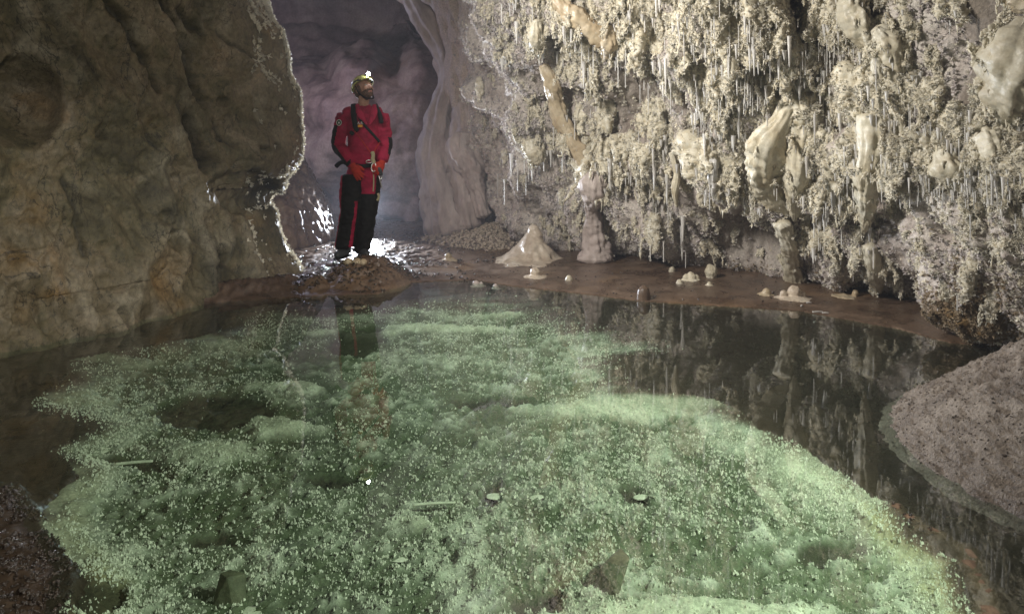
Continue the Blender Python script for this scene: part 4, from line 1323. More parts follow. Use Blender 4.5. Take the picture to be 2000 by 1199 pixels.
def stone(kind, label, cat, px, py, rx, ry, rz, m, z=None, seed=0, sub=3, amp=.3, f=1.4, group=None, sink=.3, rot=0.0, tilt=0.0, blocky=0.0):
    p = at_z(px, py, 0.0 if z is None else z)
    s = p.y / FPX
    def shp(V):
        if blocky:
            q = np.abs(V).max(1, keepdims=True)
            V = V * (1 - blocky) + V / q * .8 * blocky
        return V
    if blocky > .2:
        # a broken block: the hull of a few corner points, edges slightly worn
        r_ = np.random.RandomState(seed)
        bm = bmesh.new()
        for q in range(15):
            v_ = r_.uniform(-1, 1, 3)
            v_ /= max(np.abs(v_).max(), .001) * r_.uniform(.95, 1.25)
            bm.verts.new(v_ * np.array([rx * s, ry * s, rz * s]) * (1 if v_[2] < 0 else np.array([.75, .8, 1])))
        bmesh.ops.convex_hull(bm, input=bm.verts)
        bmesh.ops.delete(bm, geom=[v for v in bm.verts if not v.link_faces], context='VERTS')
        bmesh.ops.bevel(bm, geom=list(bm.edges), offset=.06 * rx * s, segments=2, profile=.6, affect='EDGES')
        bmesh.ops.triangulate(bm, faces=bm.faces)
        bmesh.ops.subdivide_edges(bm, edges=bm.edges, cuts=1, use_grid_fill=True)
        me = bpy.data.meshes.new(kind)
        bm.to_mesh(me)
        bm.free()
        co = np.array([v.co[:] for v in me.vertices])
        co += (.05 * rx * s * fbm(co, 3 / (rx * s), 3, seed))[:, None]
        me.vertices.foreach_set('co', co.astype(np.float32).ravel())
        me.materials.append(m)
        me.update()
    else:
        me = blob_mesh(kind, m, sub, (rx * s, ry * s, rz * s), amp, f, seed, shp)
    if rz < 10:
        for v_ in me.vertices:
            v_.co.z += .25 * rz * s * math.sin(v_.co.x * 60 + seed)
    o = link(kind, me)
    if z is None:
        z = ground(p.x, p.y)
    o.location = (p.x, p.y, z + rz * s * (1 - 2 * sink) * .6)
    o.rotation_euler = (tilt, tilt * .5, rot)
    return tag(o, label, cat, group)

# yellow clods by the boots
for i, (px, py, r, lab) in enumerate([(680, 497, 9, 'yellowish mud clod right under the toe of the grey boot'), (697, 505, 9, 'round yellow mud clod in front of the two boots'), (709, 509, 7, 'small mud clod below the dark trouser leg'),
                                      (736, 506, 9, 'ragged mud clod to the side of the dark trouser leg'), (660, 492, 6, 'tiny clod beside the heel of the grey boot')]):
    p = at_d(px, py, 6.45)
    o = link('mud_clod', blob_mesh('mud_clod', M['ochre'] if i < 3 else M['mud'], 3, (r * .0048, r * .0048, r * .0046), .5, 2.2, 40 + i))
    o.location = (p.x, p.y, ground(p.x, p.y) + r * .0022)
    tag(o, lab, 'clod', 'mud clods on the mound')

def chain(pts, rad, seg=16, flat=1.0, nrm=(0, -1, 0)):
    return tube('x', pts, rad, M['cream'], nrm=nrm, seg=seg, amp=0.0, flat=flat)
def ell(c, r, R=None):
    bm = bmesh.new()
    bmesh.ops.create_icosphere(bm, subdivisions=3, radius=1)
    me = bpy.data.meshes.new('x')
    bm.to_mesh(me)
    bm.free()
    A = Matrix.Translation(c) @ (R or Matrix.Identity(4)) @ Matrix.Diagonal((*r, 1))
    me.transform(A)
    return me
def fuse(name, parts, voxel, m, smooth=6, wrinkle=None, T=None):
    bm = bmesh.new()
    for me in parts:
        bm.from_mesh(me)
    me = bpy.data.meshes.new(name)
    bm.to_mesh(me)
    bm.free()
    o = bpy.data.objects.new('tmp', me)
    C.objects.link(o)
    rm = o.modifiers.new('r', 'REMESH')
    rm.mode = 'VOXEL'
    rm.voxel_size = voxel
    sm = o.modifiers.new('s', 'SMOOTH')
    sm.iterations = smooth
    sm.factor = 0.5
    dg = bpy.context.evaluated_depsgraph_get()
    out = bpy.data.meshes.new_from_object(o.evaluated_get(dg))
    bpy.data.objects.remove(o)
    out.name = name
    n = len(out.vertices)
    if wrinkle:
        V = np.empty(n * 3, np.float32)
        out.vertices.foreach_get('co', V)
        Nn = np.empty(n * 3, np.float32)
        out.vertices.foreach_get('normal', Nn)
        V = V.reshape(-1, 3) + Nn.reshape(-1, 3) * wrinkle(V.reshape(-1, 3))[:, None]
        out.vertices.foreach_set('co', V.astype(np.float32).ravel())
    out.materials.clear()
    for mm in (m if isinstance(m, (list, tuple)) else [m]):
        out.materials.append(mm)
    out.polygons.foreach_set('use_smooth', np.full(len(out.polygons), True))
    if T is not None:
        out.transform(T)
    out.update()
    return out

# stalagmites on the mud shelf
def stalagmite(label, px, py, base_r, h, knobs, m, seed=0, group='small stalagmites on the mud shelf', prof=None):
    """knobs: (dx, height, radius) in pixels of the photo"""
    z = 0.03
    for _ in range(3):
        p = at_z(px, py, z)
        z = ground(p.x, p.y)
    s = p.y / FPX
    root = None
    n = 40
    zz_ = np.array([0, .12, .25, .42, .6, .78, .92, 1.0])
    me = tube('stalagmite', [(0, 0, -.03)] + [(0, 0, q * h * s) for q in zz_], [base_r * s * 1.02] + [max(base_r * s * .62 * (1 - q ** .8), 1.5 * s) for q in zz_], m, seg=36, amp=.20, f=2.0 / (base_r * s), seed=seed)
    parts = [me] + [blob_mesh('knob', m, 3, (kr * s, kr * s, kr * s * 1.15), .22, 1.3, seed + i * 3 + 1) for i, (dx, kh, kr) in enumerate(knobs)]
    for q, (dx, kh, kr) in zip(parts[1:], knobs):
        q.transform(Matrix.Translation((dx * s, -.2 * kr * s, (kh - kr * .25) * s)))
    me = fuse('stalagmite', parts + [ell((0, 0, -.02), (base_r * s * .4, base_r * s * .4, .022))], max(.006, h * s * .035), m, 2, wrinkle=lambda V: .10 * min(h * s, .12) * fbm(V, 2.5 / max(base_r * s, .04), 3, seed) + .004 * fbm(V, 40, 2, seed + 4))
    root = link('stalagmite', me)
    root.location = (p.x, p.y, z)
    tag(root, label, 'stalagmite', group)
    return root
M['cone'] = mat('pale_cone_calcite', [(0.3, (0.38, 0.30, 0.22)), (0.55, (0.52, 0.44, 0.34)), (0.7, (0.60, 0.53, 0.43))], scale=6, rough=0.4, rough2=.25, bump=.3, bscale=40, bdist=.012, speck=.12)
stalagmite('large pale cone shaped stalagmite at the foot of the crystal wall', 1042, 503, 96, 62, [(0, 56, 11), (5, 46, 13)], M['cone'], 1, None, prof=lambda r: np.clip(1 - r, 0, 1) ** 1.45)
stalagmite('low cone with three round cream knobs on the mud shelf', 1550, 582, 54, 12, [(0, 14, 13), (-20, 9, 8), (15, 8, 8)], M['cone'], 2)
stalagmite('white ball topped stalagmite standing alone against the wall foot', 1388, 541, 16, 14, [(0, 14, 12)], M['cream'], 3)
stalagmite('cluster of white knobs on a flat base in front of the ball topped stalagmite', 1350, 546, 28, 6, [(0, 7, 9), (-10, 5, 7), (9, 5, 6)], M['cream'], 4)
stalagmite('flat tan cone with a small wet knob on the mud shelf', 1045, 540, 34, 8, [(0, 9, 10)], M['cone'], 5)
stalagmite('pea shaped cream nub on the bare mud to the right of the flat tan cone', 1111, 547, 12, 4, [(0, 4, 7)], M['cream'], 6)
stalagmite('grey wet lump at the far waterline, the smaller one', 968, 554, 16, 5, [(0, 4, 6)], M['pillar'], 7)
stalagmite('grey wet lump at the far waterline, the longer one', 934, 549, 24, 6, [(-4, 5, 7), (6, 4, 5)], M['pillar'], 8)
stalagmite('rusty low dome beside the cone with three knobs', 1494, 575, 24, 8, [(2, 6, 8)], M['ochre'], 9)
stalagmite('tiny cream dot nearest the wall behind the white knob cluster', 1312, 530, 10, 4, [(0, 4, 6)], M['cream'], 10)
stalagmite('tiny cream nub in front of the white knob cluster', 1327, 553, 12, 3, [(0, 3, 6)], M['cream'], 11)
stalagmite('tiny cream nub on the waterline below the ball topped stalagmite', 1385, 557, 12, 3, [(0, 3, 5)], M['cream'], 12)
stalagmite('flat brown patch of flowstone with a pointed nub at one end', 1648, 578, 34, 5, [(22, 7, 6)], M['ochre'], 13)
stalagmite('glinting brown lump on the mud near the gravel bank', 878, 508, 22, 9, [(-2, 7, 7)], M['ochre'], 14)
# the dark knob that stands in the water
p = at_z(1257, 586)
s = p.y / FPX
o = link('stalagmite', tube('stalagmite', [(0, 0, -.06), (0, 0, 0.0), (0.002, 0, 12 * s), (0, 0, 22 * s), (-.004, 0, 27 * s)], [14 * s, 13.5 * s, 13 * s, 10 * s, 5 * s], M['knob'], seed=5, amp=.06))
o.location = (p.x, p.y, 0)
tag(o, 'dark brown thumb shaped stalagmite standing in the shallow water', 'stalagmite')

# gravel bank
P_, me = heap('gravel_bank', -0.25, 8.9, 1.15, 0.75, 0.30, M['sand'], n=90, amp=.05, f=4, seed=21, prof=lambda r: np.clip(1 - r, 0, 1) ** 0.8, base=.02)
tag(link('gravel_bank', me), kind='structure')
V = np.array([v.co[:] for v in me.vertices])
k = RS.randint(0, len(V), 2600)
D = RS.randn(len(k), 3); D[:, 2] = np.abs(D[:, 2]); D /= np.linalg.norm(D, axis=1)[:, None]
gn_scatter('coral_gravel', V[k] + RS.uniform(-.03, .03, (len(k), 3)) * np.array([1, 1, .3]), D, RS.uniform(.015, .05, len(k)), RS.randint(0, 3, len(k)), dressed(PC, M['cone']))

# grit: on the wet mud at the near left, along the rim, on the mound and over the shelf
gx, gy, gs_ = [], [], []
for n_, (x0, x1, y0, y1), s0, s1 in ((5200, (-1.9, -1.05, 1.6, 2.75), .004, .012), (2600, (1.1, 1.75, 1.6, 3.3), .003, .009), (1500, (-1.95, -.9, 6.0, 7.3), .007, .024), (1700, (-2.6, -.2, 6.6, 9.4), .007, .022), (900, (-.2, 3.2, 5.5, 8.4), .004, .012)):
    gx.append(RS.uniform(x0, x1, n_)); gy.append(RS.uniform(y0, y1, n_)); gs_.append(s0 + (s1 - s0) * RS.rand(n_) ** 2)
gx, gy, gs_ = map(np.concatenate, (gx, gy, gs_))
gz, g1, g2 = floor_z(gx, gy)
for i in np.where((gx > -1.98) & (gx < -.88) & (gy > 5.95) & (gy < 7.3))[0]:
    h = MB.ray_cast(Vector((gx[i], gy[i], 2)), Vector((0, 0, -1)))
    if h[0] is not None:
        gz[i] = max(gz[i], h[0].z)
ok = (gz > -.012) & (fbm(np.stack([gx, gy, 0 * gx], -1), 3.5, 2, 8) > -.12)
D = np.array([0, 0, 1.0]) + .5 * RS.randn(ok.sum(), 3)
D /= np.linalg.norm(D, axis=1)[:, None]
gn_scatter('wet_gravel', np.stack([gx, gy, gz], -1)[ok], D, gs_[ok], RS.randint(0, 3, ok.sum()), dressed(PC, M['grit']))

# broken straws lying on the mud and in the pool
def rod(label, px, py, length, ang, r, m, z=None, kind='broken_straw', group='broken straws on the mud shelf'):
    p = at_z(px, py, 0.02 if z is None else z)
    s = p.y / FPX
    L = length * s
    me = tube(kind, [(-L / 2, 0, 0), (0, 0, .002), (L / 2, 0, 0)], [r * s, r * s * .95, r * s * .85], m, nrm=(0, 0, 1), seg=8, amp=.06)
    o = link(kind, me)
    o.location = (p.x, p.y, (ground(p.x, p.y) if z is None else z) + r * s * .6)
    o.rotation_euler = (0, 0, ang)
    return tag(o, label, 'broken straw', group)
rod('longest white straw fragment lying on the mud below the cone with three knobs', 1597, 607, 20, .05, 1.6, M['straw'])
rod('second white straw fragment lying just end to end with the longest one', 1612, 609, 12, .0, 1.4, M['straw'])
rod('short slanted white straw fragment on the mud, lying behind the longest one', 1566, 597, 9, .9, 1.5, M['straw'])
rod('short white straw fragment beside the slanted one', 1580, 594, 9, .1, 1.5, M['straw'])
rod('stray white chip on the mud in front of the longest straw fragment', 1592, 616, 7, .4, 1.6, M['straw'])
rod('long pale broken straw lying across the crystals in the middle of the pool', 848, 985, 82, .12, 3, M['plate'], z=-.045, group='broken straws sunk in the pool')
rod('pale broken straw sunk near the left shore of the pool', 262, 905, 66, .2, 3, M['plate'], z=-.045, group='broken straws sunk in the pool')

# stones and plates on the pool bottom
G_PL = 'pale calcite plates on the pool bottom'
stone('sunken_stone', 'large dark angular stone on the pool bottom at the near edge', 'stone', 1212, 1140, 56, 34, 44, M['stone'], z=-.075, seed=8, blocky=.35, amp=.5, rot=.5, sink=.3)
stone('sunken_stone', 'rounded dark stone on the pool bottom with a white plate below it', 'stone', 455, 1158, 35, 30, 36, M['stone'], z=-.07, seed=5, blocky=.3, amp=.35, sink=.32)
def plate(label, px, py, rx, ry, seed, z=-.075, th=2.6):
    stone('calcite_plate', label, 'plate', px, py, rx, ry * 2.2, th, M['plate'], z=ground(*at_z(px, py, -.05).xy) - .004, seed=seed, amp=.25, f=1.3, group=G_PL, rot=RS.uniform(-.3, .3), sink=.5, blocky=.15)
plate('thick white rimmed plate on the pool bottom, right of the rounded dark stone', 647, 1089, 18, 6, 11, th=6)
plate('white plate at the bottom edge just under the rounded dark stone', 482, 1194, 36, 8, 12)
plate('broad flat buff plate among the crystals in front of the middle', 778, 1084, 33, 10, 13)
plate('square buff plate nearest the camera between the two dark stones', 770, 1161, 15, 11, 14)
plate('small bright white plate above the large dark angular stone', 1252, 971, 17, 5, 15)
plate('narrow buff plate lying beyond the long broken straw', 968, 969, 19, 6, 16)
plate('oval pale plate nearest the left shore', 197, 916, 13, 6, 17)
plate('smaller oval plate above the oval one at the left shore', 200, 881, 11, 4, 18)
plate('thin pale plate right of the narrow buff one', 1050, 971, 17, 4, 19)
plate('thin bluish sliver of plate far out in the pool', 320, 695, 8, 1.5, 20, z=-.04, th=2)
plate('round pale plate far out on the pool under the big pillars', 948, 670, 14, 2, 21, z=-.045, th=2)

# ================================================================== THE CAVER
def paint(me, fn):
    c = np.empty(len(me.polygons) * 3, np.float32)
    me.polygons.foreach_get('center', c)
    me.polygons.foreach_set('material_index', fn(c.reshape(-1, 3)).astype(np.int32))

def cloth(name, c, rough=.75):
    return mat(name, [(0.35, tuple(x * .6 for x in c)), (0.58, c), (.66, c), (0.76, tuple(x * .6 + y for x, y in zip(c, (.05, .035, .022))))], scale=9, rough=rough, bump=.25, bscale=220, bdist=.003, speck=.2, spec=.3)
RED, BLACK = cloth('red_jacket_cloth', (0.38, 0.013, 0.055)), cloth('black_cloth', (0.012, 0.012, 0.013))
GLOVE = cloth('red_glove', (0.45, 0.035, 0.02))
SKIN = mat('skin', [(0.4, (0.42, 0.23, 0.16)), (0.6, (0.5, 0.29, 0.21))], scale=20, rough=.5, bump=.05, bscale=200, speck=.05, sss=.1)
BEARD = mat('dark_beard', [(0.4, (0.05, 0.03, 0.02)), (0.6, (0.16, 0.09, 0.065))], scale=90, rough=.7, bump=.3, bscale=300, bdist=.003, speck=.3)
LIP = mat('lip', (0.4, 0.17, 0.13), rough=.5, bump=0, speck=0)
HELM = mat('lime_helmet_plastic', [(0.4, (0.60, 0.60, 0.20)), (0.6, (0.66, 0.65, 0.26))], scale=6, rough=.35, bump=.05, speck=.08, spec=.5)
GREY = mat('dark_grey_rubber', (0.05, 0.055, 0.06), rough=.6, bump=.2, bscale=120, speck=.15)
STEEL = mat('worn_steel', (0.55, 0.55, 0.52), rough=.35, bump=.05, speck=.1, metal=.9)
ORANGE = mat('orange_tag', (0.70, 0.28, 0.02), rough=.6, bump=0, speck=.05)
BRASS = mat('tan_webbing', (0.38, 0.33, 0.2), rough=.7, bump=.2, bscale=200, speck=.2)
WHITE = mat('white_print', (0.75, 0.75, 0.72), rough=.6, bump=0, speck=0)
GREEN_C = mat('dark_green_badge', (0.02, 0.07, 0.035), rough=.7, bump=.1, bscale=200, speck=.1)
EYE = mat('eye_white', (0.6, 0.58, 0.55), rough=.2, bump=0, speck=0)

FEET = Vector((-1.513, 6.84, 0.195))
def L_(px, py, y=0.0):       # a pixel of the photo, in the caver's own space (y: depth from the feet, towards the chamber)
    d = 6.84 + y
    return Vector(((px - 1000) / FPX * d + 1.513, y, CAM_H - (py - HORIZON) / FPX * d - FEET.z))

HEADC = L_(711, 176, -.03)
RH = Matrix.Translation(HEADC) @ Matrix.Rotation(math.radians(48), 4, 'Z') @ Matrix.Rotation(math.radians(-24), 4, 'X')
# the head: looks along -Y in its own space
head_parts = [ell((0, .012, .02), (.075, .094, .098)), ell((0, -.03, -.055), (.058, .062, .062)), ell((0, -.066, -.088), (.032, .026, .026)), ell((0, -.06, -.02), (.054, .04, .055)),
              ell((0, -.082, .026), (.05, .018, .012)), ell((.034, -.068, -.022), (.024, .022, .022)), ell((-.034, -.068, -.022), (.024, .022, .022)),
              chain([(0, -.088, .016), (0, -.104, -.012), (0, -.112, -.032), (0, -.102, -.04)], [.010, .012, .015, .010], 10), ell((.012, -.098, -.036), (.009, .01, .008)), ell((-.012, -.098, -.036), (.009, .01, .008)),
              ell((0, -.092, -.058), (.022, .010, .007)), ell((0, -.09, -.068), (.020, .010, .007)),
              ell((.076, .012, -.008), (.010, .020, .032)), ell((-.076, .012, -.008), (.010, .020, .032)), ell((.08, .004, .006), (.006, .018, .02)), ell((-.08, .004, .006), (.006, .018, .02))]
for me in head_parts:
    me.transform(RH)
neck0, neck1 = L_(708, 214, 0.01), RH @ Vector((0, .02, -.05))
sh_r, sh_l = L_(673, 226, 0.0), L_(743, 226, .03)
el_r, el_l = L_(661, 283, .02), L_(753, 281, .03)
wr_r, wr_l = L_(687, 321, -.13), L_(747, 314, -.10)
hip_r, hip_l = L_(688, 345, 0), L_(724, 345, .02)
kn_r, kn_l = L_(684, 412, -.04), L_(718, 415, 0)
an_r, an_l = L_(673, 478, .02), L_(708, 484, .05)
chest, belly, pelvis = L_(710, 240, .01), L_(711, 290, 0), L_(708, 338, .01)

body = fuse('person', head_parts + [chain([neck1, (neck0 + neck1) / 2, neck0, chest], [.056, .056, .062, .08]), chain([chest, belly, pelvis], [.12, .115, .11], flat=.7), chain([sh_r, el_r, wr_r], [.05, .04, .03]),
            chain([sh_l, el_l, wr_l], [.05, .04, .03]), chain([sh_r, chest + Vector((0, 0, .05)), sh_l], [.055, .07, .055]), chain([hip_r, kn_r, an_r], [.075, .055, .04]), chain([hip_l, kn_l, an_l], [.075, .055, .04]), chain([hip_r, pelvis, hip_l], [.08, .1, .08])],
            .006, [SKIN, BEARD, LIP], smooth=3)
RHi = RH.inverted()
def skin_zone(c):
    A = np.array(RHi)
    q = c @ A[:3, :3].T + A[:3, 3]
    f = fbm(q, 40, 2, 3) * .008
    beard = (q[:, 2] < -.05 + f + np.abs(q[:, 0]) * .62) & (q[:, 2] > -.13) & (q[:, 1] < .0 + f) & (np.abs(q[:, 0]) < .085)
    beard |= (q[:, 2] < -.044 + f) & (q[:, 2] > -.056) & (q[:, 1] < -.07) & (np.abs(q[:, 0]) < .034)
    beard &= ~((np.abs(q[:, 0]) > .03) & (q[:, 2] > -.04 + f))
    brow = (np.abs(q[:, 2] - .031 - f * .3) < .006) & (q[:, 1] < -.07) & (np.abs(np.abs(q[:, 0]) - .03) < .02)
    lip = (np.abs(q[:, 2] + .064) < .008) & (np.abs(q[:, 0]) < .022) & (q[:, 1] < -.085)
    return np.where(lip, 2, np.where(beard | brow, 1, 0))
paint(body, skin_zone)
person = link('person', body)
person.location = FEET
tag(person, 'caver in red and black suit and lime helmet looking up from the mud mound', 'person')

def worn(name, me, parent=None):
    return link(name, me, parent or person)

for s_ in (-1, 1):
    e = ell((.03 * s_, -.083, .008), (.0125, .009, .009))
    e.transform(RH); e.materials.append(EYE)
    eo = worn('eye', e)
    pu = ell((.031 * s_ , -.0905, .0105), (.0055, .0025, .0055))
    pu.transform(RH); pu.materials.append(GREY)
    worn('pupil', pu, eo)
# hair at the back and sides, below the helmet
hair = fuse('hair', [ell((0, .035, -.005), (.080, .085, .075)), ell((.066, -.012, .0), (.018, .022, .05)), ell((-.066, -.012, .0), (.018, .022, .05))], .007, BEARD, 3, wrinkle=lambda V: .003 * fbm(V, 60, 2, 4), T=RH)
worn('hair', hair)

def wr(k=1.0, seed=0):
    return lambda V: k * (.010 * fbm(V * np.array([1, 1, 1.9]), 9, 3, seed, mode='ridge') + .004 * fbm(V, 28, 2, seed + 3))
jacket = fuse('jacket', [chain([chest + Vector((0, 0, .10)), chest + Vector((0, 0, .03)), L_(711, 262, 0), L_(710, 300, -.01), L_(709, 330, 0), L_(708, 345, 0)], [.105, .155, .158, .146, .146, .152], 24, .74),
                         chain([sh_r, chest + Vector((0, 0, .085)), sh_l], [.076, .085, .076]),
                         chain([sh_r, (sh_r + el_r) / 2 + Vector((-.008, 0, 0)), el_r, (el_r + wr_r) / 2, wr_r], [.080, .072, .066, .060, .047]),
                         chain([sh_l, (sh_l + el_l) / 2 + Vector((.008, 0, 0)), el_l, (el_l + wr_l) / 2, wr_l], [.080, .072, .066, .060, .047]),
                         chain([chest + Vector((0, .01, .08)), neck0 + Vector((0, .012, 0)), neck0 + Vector((0.004, .008, .045))], [.10, .078, .074], 20)],
              .010, [RED, BLACK], 5, wrinkle=wr(1.0, 7))
def jz(c):
    x, z = c[:, 0], c[:, 2]
    t = np.clip((sh_r.z - z) / (sh_r.z - el_r.z), 0, 1)
    ax = sh_r.x + (el_r.x - sh_r.x) * t
    ou = (x < ax - .028) & (z < L_(650, 245).z) & (z > el_r.z - .02)
    # outer half of the bent forearm
    d = np.array(wr_r - el_r)[[0, 2]]
    nrm = np.array([-d[1], d[0]]) / np.linalg.norm(d)
    fo = ((x - el_r.x) * nrm[0] + (z - el_r.z) * nrm[1])
    u = ((x - el_r.x) * d[0] + (z - el_r.z) * d[1]) / (d @ d)
    ou |= (fo < -.018) & (u > -.1) & (u < .86) & (x < -.07) if nrm[1] > 0 else (fo > .018) & (u > -.1) & (u < .86) & (x < -.07)
    ou |= (u > .84) & (u < .97) & (x < -.06) & (z < 1.02) & (z > .86)
    t2 = np.clip((sh_l.z - z) / (sh_l.z - el_l.z), 0, 1)
    ax2 = sh_l.x + (el_l.x - sh_l.x) * t2
    ou |= (x > ax2 + .045) & (z < L_(0, 268).z) & (z > el_l.z - .13)
    return ou * 1
paint(jacket, jz)
J = worn('jacket', jacket)
J['label'] = 'red waterproof jacket with black outer sleeves'
# open lapels of the collar
for s_, (a, b) in ((-1, ((697, 205), (716, 243))), (1, ((731, 205), (722, 243)))):
    lap = tube('collar', [L_(*a, -.075), L_((a[0] + b[0]) / 2 + s_ * 3, (a[1] + b[1]) / 2, -.135), L_(*b, -.15)], [.02, .034, .012], RED, nrm=(0, -1, 0), flat=.35, seg=12, amp=.1, f=12)
    worn('collar', lap, J)
cuff = tube('cuff', [wr_l + (el_l - wr_l).normalized() * .06, wr_l], [.062, .058], RED, seg=14, amp=.06)
worn('cuff', cuff, J)
badge = ell((0, 0, 0), (.030, .008, .030)); badge.transform(Matrix.Translation(L_(663, 240, -.088)) @ Matrix.Rotation(-.35, 4, 'Z')); badge.materials.append(GREEN_C)
B_ = worn('badge', badge, J)
ring = bpy.data.meshes.new('badge_ring')
bm = bmesh.new()
for k in range(24):
    a = k * math.pi / 12
    for r_ in (.025, .031):
        bm.verts.new((math.cos(a) * r_, -.0095, math.sin(a) * r_))
bm.verts.ensure_lookup_table()
for k in range(24):
    j = (k + 1) % 24
    bm.faces.new([bm.verts[2 * k], bm.verts[2 * k + 1], bm.verts[2 * j + 1], bm.verts[2 * j]])
tri = [bm.verts.new(v) for v in ((-.013, -.0095, -.009), (.013, -.0095, -.009), (0.001, -.0095, .014))]
bm.faces.new(tri)
bm.to_mesh(ring); bm.free()
ring.transform(Matrix.Translation(L_(663, 240, -.0885)) @ Matrix.Rotation(-.35, 4, 'Z'))
ring.materials.append(WHITE)
worn('badge_emblem', ring, J)

trousers = fuse('trousers', [chain([L_(708, 332, .01), L_(708, 352, .01), L_(706, 366, .01)], [.15, .158, .13], 20, .75), chain([hip_r, (hip_r + kn_r) / 2, kn_r, (kn_r + an_r) / 2, an_r, an_r - Vector((0, 0, .025))], [.108, .112, .096, .092, .088, .09]),
                             chain([hip_l, (hip_l + kn_l) / 2, kn_l, (kn_l + an_l) / 2, an_l, an_l - Vector((0, 0, .025))], [.104, .100, .088, .086, .078, .08])], .010, [BLACK, RED], 4, wrinkle=wr(1.1, 17))
def tz(c):
    x, z = c[:, 0], c[:, 2]
    zr = np.interp(z, [an_r.z, kn_r.z, hip_r.z], [an_r.x, kn_r.x, hip_r.x])
    zl = np.interp(z, [an_l.z, kn_l.z, hip_l.z], [an_l.x, kn_l.x, hip_l.x])
    isr = np.abs(x - zr) < np.abs(x - zl)
    red = isr & (x < zr - .078)
    red |= isr & (x > zr + .060) & (z < kn_r.z + .10)
    red |= (~isr) & (z > L_(0, 378).z) & (x > zl - .06) & (x < zl + .075)
    red |= z > L_(0, 340).z
    return red * 1
paint(trousers, tz)
worn('trousers', trousers)['label'] = 'black trousers with red side stripes and one red thigh'

# boots
def boot(ankle, yaw):
    up = [chain([(0, .03, .13), (0, .03, .05), (0, .02, .03)], [.055, .052, .05]), chain([(0, .06, .035), (0, -.02, .04), (0, -.10, .030), (0, -.165, .022)], [.045, .050, .047, .032], flat=.8, nrm=(0, 0, 1))]
    T_ = Matrix.Translation((ankle.x, ankle.y, 0.0)) @ Matrix.Rotation(yaw, 4, 'Z')
    me = fuse('boot', up, .008, GREY, 3, wrinkle=lambda V: .003 * fbm(V, 25, 2, 3))
    me.transform(T_ @ Matrix.Translation((0, 0, .012)))
    b = worn('boot', me)
    so = fuse('sole', [chain([(0, .08, 0), (0, 0, 0), (0, -.10, 0), (0, -.18, 0)], [.042, .044, .05, .034], flat=.35, nrm=(0, 0, 1))], .008, BLACK, 1)
    so.transform(T_ @ Matrix.Translation((0, 0, .004)))
    worn('sole', so, b)
boot(an_r, math.radians(-14))
boot(an_l, math.radians(28))

# gloves: palm, four unequal fingers, thumb
def glove(wrist, aimpt, back, spread=1.0, curl=.5, side=1):
    """space: fingers along -Z, back of the hand towards -Y"""
    parts = [chain([(0, 0, .03), (0, 0, 0), (0, 0, -.03)], [.036, .034, .036], flat=.75), ell((0, -.002, -.055), (.045, .02, .048))]
    for k, (x, L) in enumerate(((-.034, .068), (-.012, .080), (.012, .075), (.033, .058))):
        a = [Vector((x * .9, 0, -.075))]
        ang, y, z = 0.0, 0.0, -.092
        xx = x
        pts = [Vector((x * .85, 0, -.07)), Vector((x, 0, -.095))]
        for seg_ in (.45, .32, .23):
            ang += curl * .55
            z -= math.cos(ang) * L * seg_
            y += math.sin(ang) * L * seg_
            xx += x * .12 * spread
            pts.append(Vector((xx, y, z)))
        parts.append(chain(pts, [.0125, .0125, .0118, .011, .009], 10))
    t = side
    parts.append(chain([Vector((t * .03, .004, -.03)), Vector((t * .052, .012, -.058)), Vector((t * .060, .022, -.085)), Vector((t * .058, .030, -.102))], [.018, .0155, .0135, .010], 10))
    me = fuse('glove', parts, .0055, GLOVE, 2, wrinkle=lambda V: .0015 * fbm(V, 60, 2, 5))
    zax = -(aimpt - wrist).normalized()
    yax = -(Vector(back) - Vector(back).dot(zax) * zax).normalized()
    xax = yax.cross(zax)
    A = Matrix((( xax.x, yax.x, zax.x, wrist.x), (xax.y, yax.y, zax.y, wrist.y), (xax.z, yax.z, zax.z, wrist.z), (0, 0, 0, 1)))
    me.transform(A)
    return worn('glove', me)
glove(wr_r + Vector((.01, -.008, -.01)), L_(706, 352, -.17), (-.35, -1, .25), curl=.45, side=1)
glove(wr_l + Vector((0, -.01, -.01)), L_(738, 336, -.17), (.55, -1, .1), curl=1.0, side=-1)

# helmet, lamp, chin strap
def helmet():
    bm = bmesh.new()
    bmesh.ops.create_uvsphere(bm, u_segments=40, v_segments=26, radius=1)
    for v in list(bm.verts):
        if v.co.z < -.12:
            bm.verts.remove(v)
    for v in bm.verts:
        x, y, z = v.co
        k = 1.0
        if z < 0.02:
            k = 1.0 + .02 * (0.02 - z) / .14
        v.co = Vector((x * .101 * k, y * .126 * k + .008, z * .105 + .045 + (-.018 * y if z < .3 else 0)))
    me = bpy.data.meshes.new('helmet')
    bm.to_mesh(me); bm.free()
    o_ = bpy.data.objects.new('tmp', me)
    C.objects.link(o_)
    so = o_.modifiers.new('s', 'SOLIDIFY'); so.thickness = .006; so.offset = 1
    out = bpy.data.meshes.new_from_object(o_.evaluated_get(bpy.context.evaluated_depsgraph_get()))
    bpy.data.objects.remove(o_)
    out.name = 'helmet'
    out.materials.clear(); out.materials.append(HELM); out.materials.append(GREY)
    def hz(c):
        st = (np.abs(np.abs(c[:, 0]) - .048 - .1 * np.clip(c[:, 1], -.1, 0)) < .011) & (c[:, 2] > .06) & (c[:, 1] > -.07)
        st |= (np.abs(c[:, 2] - .075 - .12 * c[:, 1]) < .011) & (np.abs(c[:, 1]) < .085) & (np.abs(c[:, 0]) > .06)
        st |= c[:, 2] < .034 - .018 * c[:, 1] * 8 * .125
        return st * 1
    paint(out, hz)
    out.polygons.foreach_set('use_smooth', np.full(len(out.polygons), True))
    out.transform(RH)
    return worn('helmet', out)
H_ = helmet()
lampc = RH @ Vector((0.0, -.118, .105))
